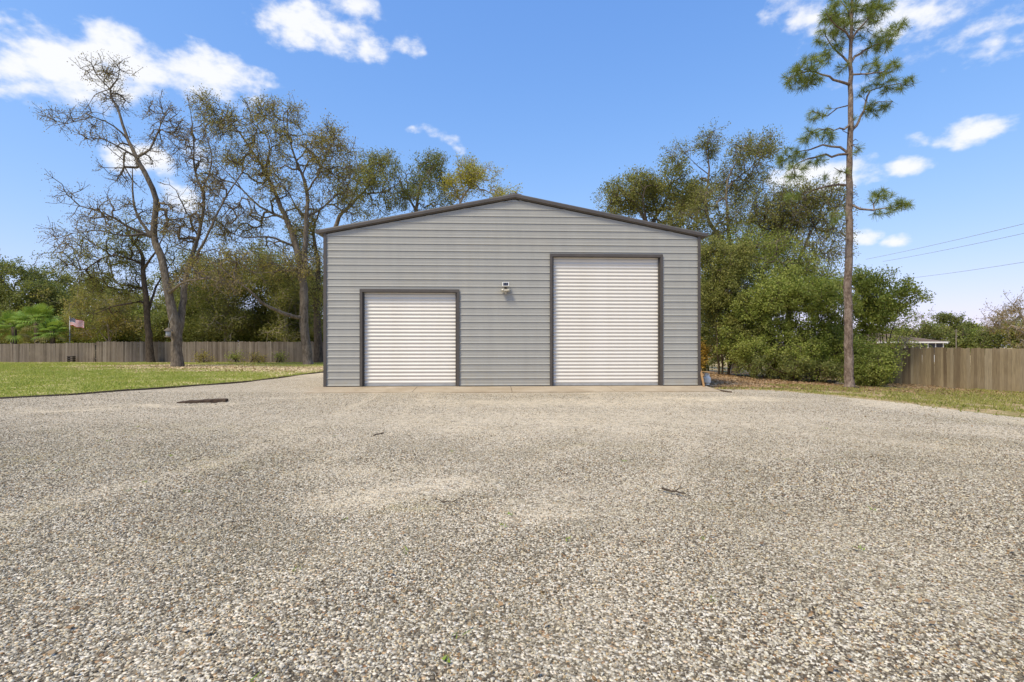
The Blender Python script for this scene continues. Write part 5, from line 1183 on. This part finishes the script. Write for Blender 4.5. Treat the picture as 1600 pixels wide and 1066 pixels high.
# ------------------------------------------------------------------ ground cover
def blades(name, x, y, h, w, mat, label, cat, seed, lean=0.5, lift=0.0):
    rg = np.random.default_rng(seed); n = len(x); z = zf(x, y) + lift; az = rg.uniform(0, 6.28, n); H = h * rg.uniform(0.5, 1.4, n); W = w * rg.uniform(0.6, 1.4, n)
    c = np.stack([x, y, z], 1); s = np.stack([np.cos(az), np.sin(az), 0 * az], 1) * W[:, None] / 2
    l = rg.normal(0, lean, (n, 2)) * H[:, None]; tip = c + np.stack([l[:, 0], l[:, 1], H], 1)
    V = np.stack([c - s, c + s, tip], 1).reshape(-1, 3)
    o = link(name, mesh_np(name, V, np.arange(3 * n).reshape(-1, 3)), mat); return tag(o, label, cat, kind='stuff')
rg = np.random.default_rng(77)
def fbm(x, y, s):
    return (np.sin(x * 0.9 * s + 1) * np.sin(y * 1.1 * s + 2) + 0.6 * np.sin(x * 2.3 * s + y * 1.9 * s) + 0.5 * np.sin(x * 4.7 * s - y * 3.1 * s + 1) + 0.3 * np.sin(x * 9 * s + 3) * np.sin(y * 8 * s)) / 2.4
n = 330000; y = rg.uniform(9, 44, n); y = 9 + (y - 9) ** 1.0; x = rg.uniform(-48, -9.6, n)
lx = np.interp(y, [p[1] for p in EDGE_L], [p[0] for p in EDGE_L])
k = (x < lx - 0.06) & (np.abs(x) < y * 1.08 + 2) & (rg.uniform(0, 1, n) > sandf(x, y) * 0.95) & (fbm(x, y, 0.8) + rg.normal(0, 0.35, n) > -0.45)
x, y = x[k], y[k]; ne = 9000; ye = rg.uniform(9, 27, ne); xe_ = np.interp(ye, [p[1] for p in EDGE_L], [p[0] for p in EDGE_L]) - np.abs(rg.normal(0, 0.10, ne)) + 0.03
ke = fbm(xe_, ye, 2.2) > -0.15; x = np.concatenate([x, xe_[ke]]); y = np.concatenate([y, ye[ke]]); k = slice(None)
blades('lawn_grass', x[k], y[k], 0.06, 0.028, M['grass'], 'short green lawn grass left of the drive', 'grass', 1)
n = 60000; x = rg.uniform(6.5, 24, n); y = rg.uniform(9, 22.5, n); o_ = np.argsort([p[1] for p in EDGE_R])
rx = np.interp(y, np.array([p[1] for p in EDGE_R])[o_], np.array([p[0] for p in EDGE_R])[o_])
k = (x > rx + 0.25 + 0.3 * rg.normal(0, 1, n)) & (y < 20.5 + 0.3 * (x - 12)) & (fbm(x, y, 1.0) + rg.normal(0, 0.3, n) > -0.1) & ~((x < 9.5) & (y > 17.3))
blades('verge_grass', x[k], y[k], 0.06, 0.03, M['grass_dry'], 'thin dry grass on the verge right of the drive', 'grass', 2)
# fallen leaves
def litter(name, c, size, label, seed):
    rg = np.random.default_rng(seed); o = link(name, leaves(name, c, size, 0.6, rg, 0.8), M['litter']); tag(o, label, 'leaves', kind='stuff')
n = 17000; x = rg.uniform(6.5, 21, n); y = rg.uniform(16.2, 28, n); k = (y > 17.2 + 0.35 * np.abs(x - 11) * (x > 11) + rg.normal(0, 0.6, n)) & (x < 20); x, y = x[k], y[k]
litter('fallen_leaves', np.stack([x, y, zf(x, y) + rg.uniform(0.0, 0.03, len(x))], 1), 0.085, 'brown fallen leaves under the thicket and the pine', 3)
n = 9000; x = rg.uniform(-30, -9, n); y = rg.uniform(27, 44, n); k = rg.uniform(0, 1, n) < sandf(x, y); x, y = x[k], y[k]
litter('fallen_leaves', np.stack([x, y, zf(x, y) + rg.uniform(0.0, 0.03, len(x))], 1), 0.11, 'brown fallen leaves on bare sand under the oaks', 4)
n = 1500; y = 1.3 + 14 * rg.uniform(0, 1, n) ** 1.3; x = rg.uniform(-1, 1, n) * (y + 1); k = (x < 10) & (x > -11) & ~((y > 15.0)); x, y = x[k], y[k]; sel = rg.uniform(0, 1, len(x)) < 0.35 + 0.5 * (x > 2); x, y = x[sel], y[sel]
litter('fallen_leaves', np.stack([x, y, zf(x, y) + 0.022], 1), 0.034, 'small dry leaf scraps scattered over the gravel', 5)
n = 90; y = 1.8 + 7 * rg.uniform(0, 1, n) ** 1.4; x = rg.uniform(-1, 0.75, n) * (y + 0.5); cc = np.repeat(np.stack([x, y], 1), 7, 0) + rg.normal(0, 0.02, (n * 7, 2))
cc = cc[np.repeat(rg.uniform(0, 1, n) < 0.22 + 0.4 * (x < -0.5), 7)]
blades('gravel_weeds', cc[:, 0], cc[:, 1], 0.02, 0.01, M['weed'], 'tiny green weeds sprouting through the gravel', 'weeds', 6, 0.9, 0.012)
# stones and roots at the foot of the pine
for k, (px, py, r_, lab) in enumerate([(1313, 601, 0.16, 'flat pale rock left of the pine foot'), (1335, 607, 0.11, 'small dark rock right of the pine foot')]):
    import bmesh
    g = G(px, py); rr = random.Random(k + 3); bm = bmesh.new(); bmesh.ops.create_icosphere(bm, subdivisions=2, radius=1)
    for v in bm.verts:
        q = rr.uniform(0.85, 1.12); v.co = Vector((v.co.x * r_ * 1.6 * q, v.co.y * r_ * q, v.co.z * r_ * 0.6 * q))
    me = bpy.data.meshes.new('rock'); bm.to_mesh(me); bm.free(); o = link('rock', me, M['bark_pale'] if k == 0 else M['bark_dark']); o.location = (g[0], g[1], g[2] + r_ * 0.25); tag(o, lab, 'rock')
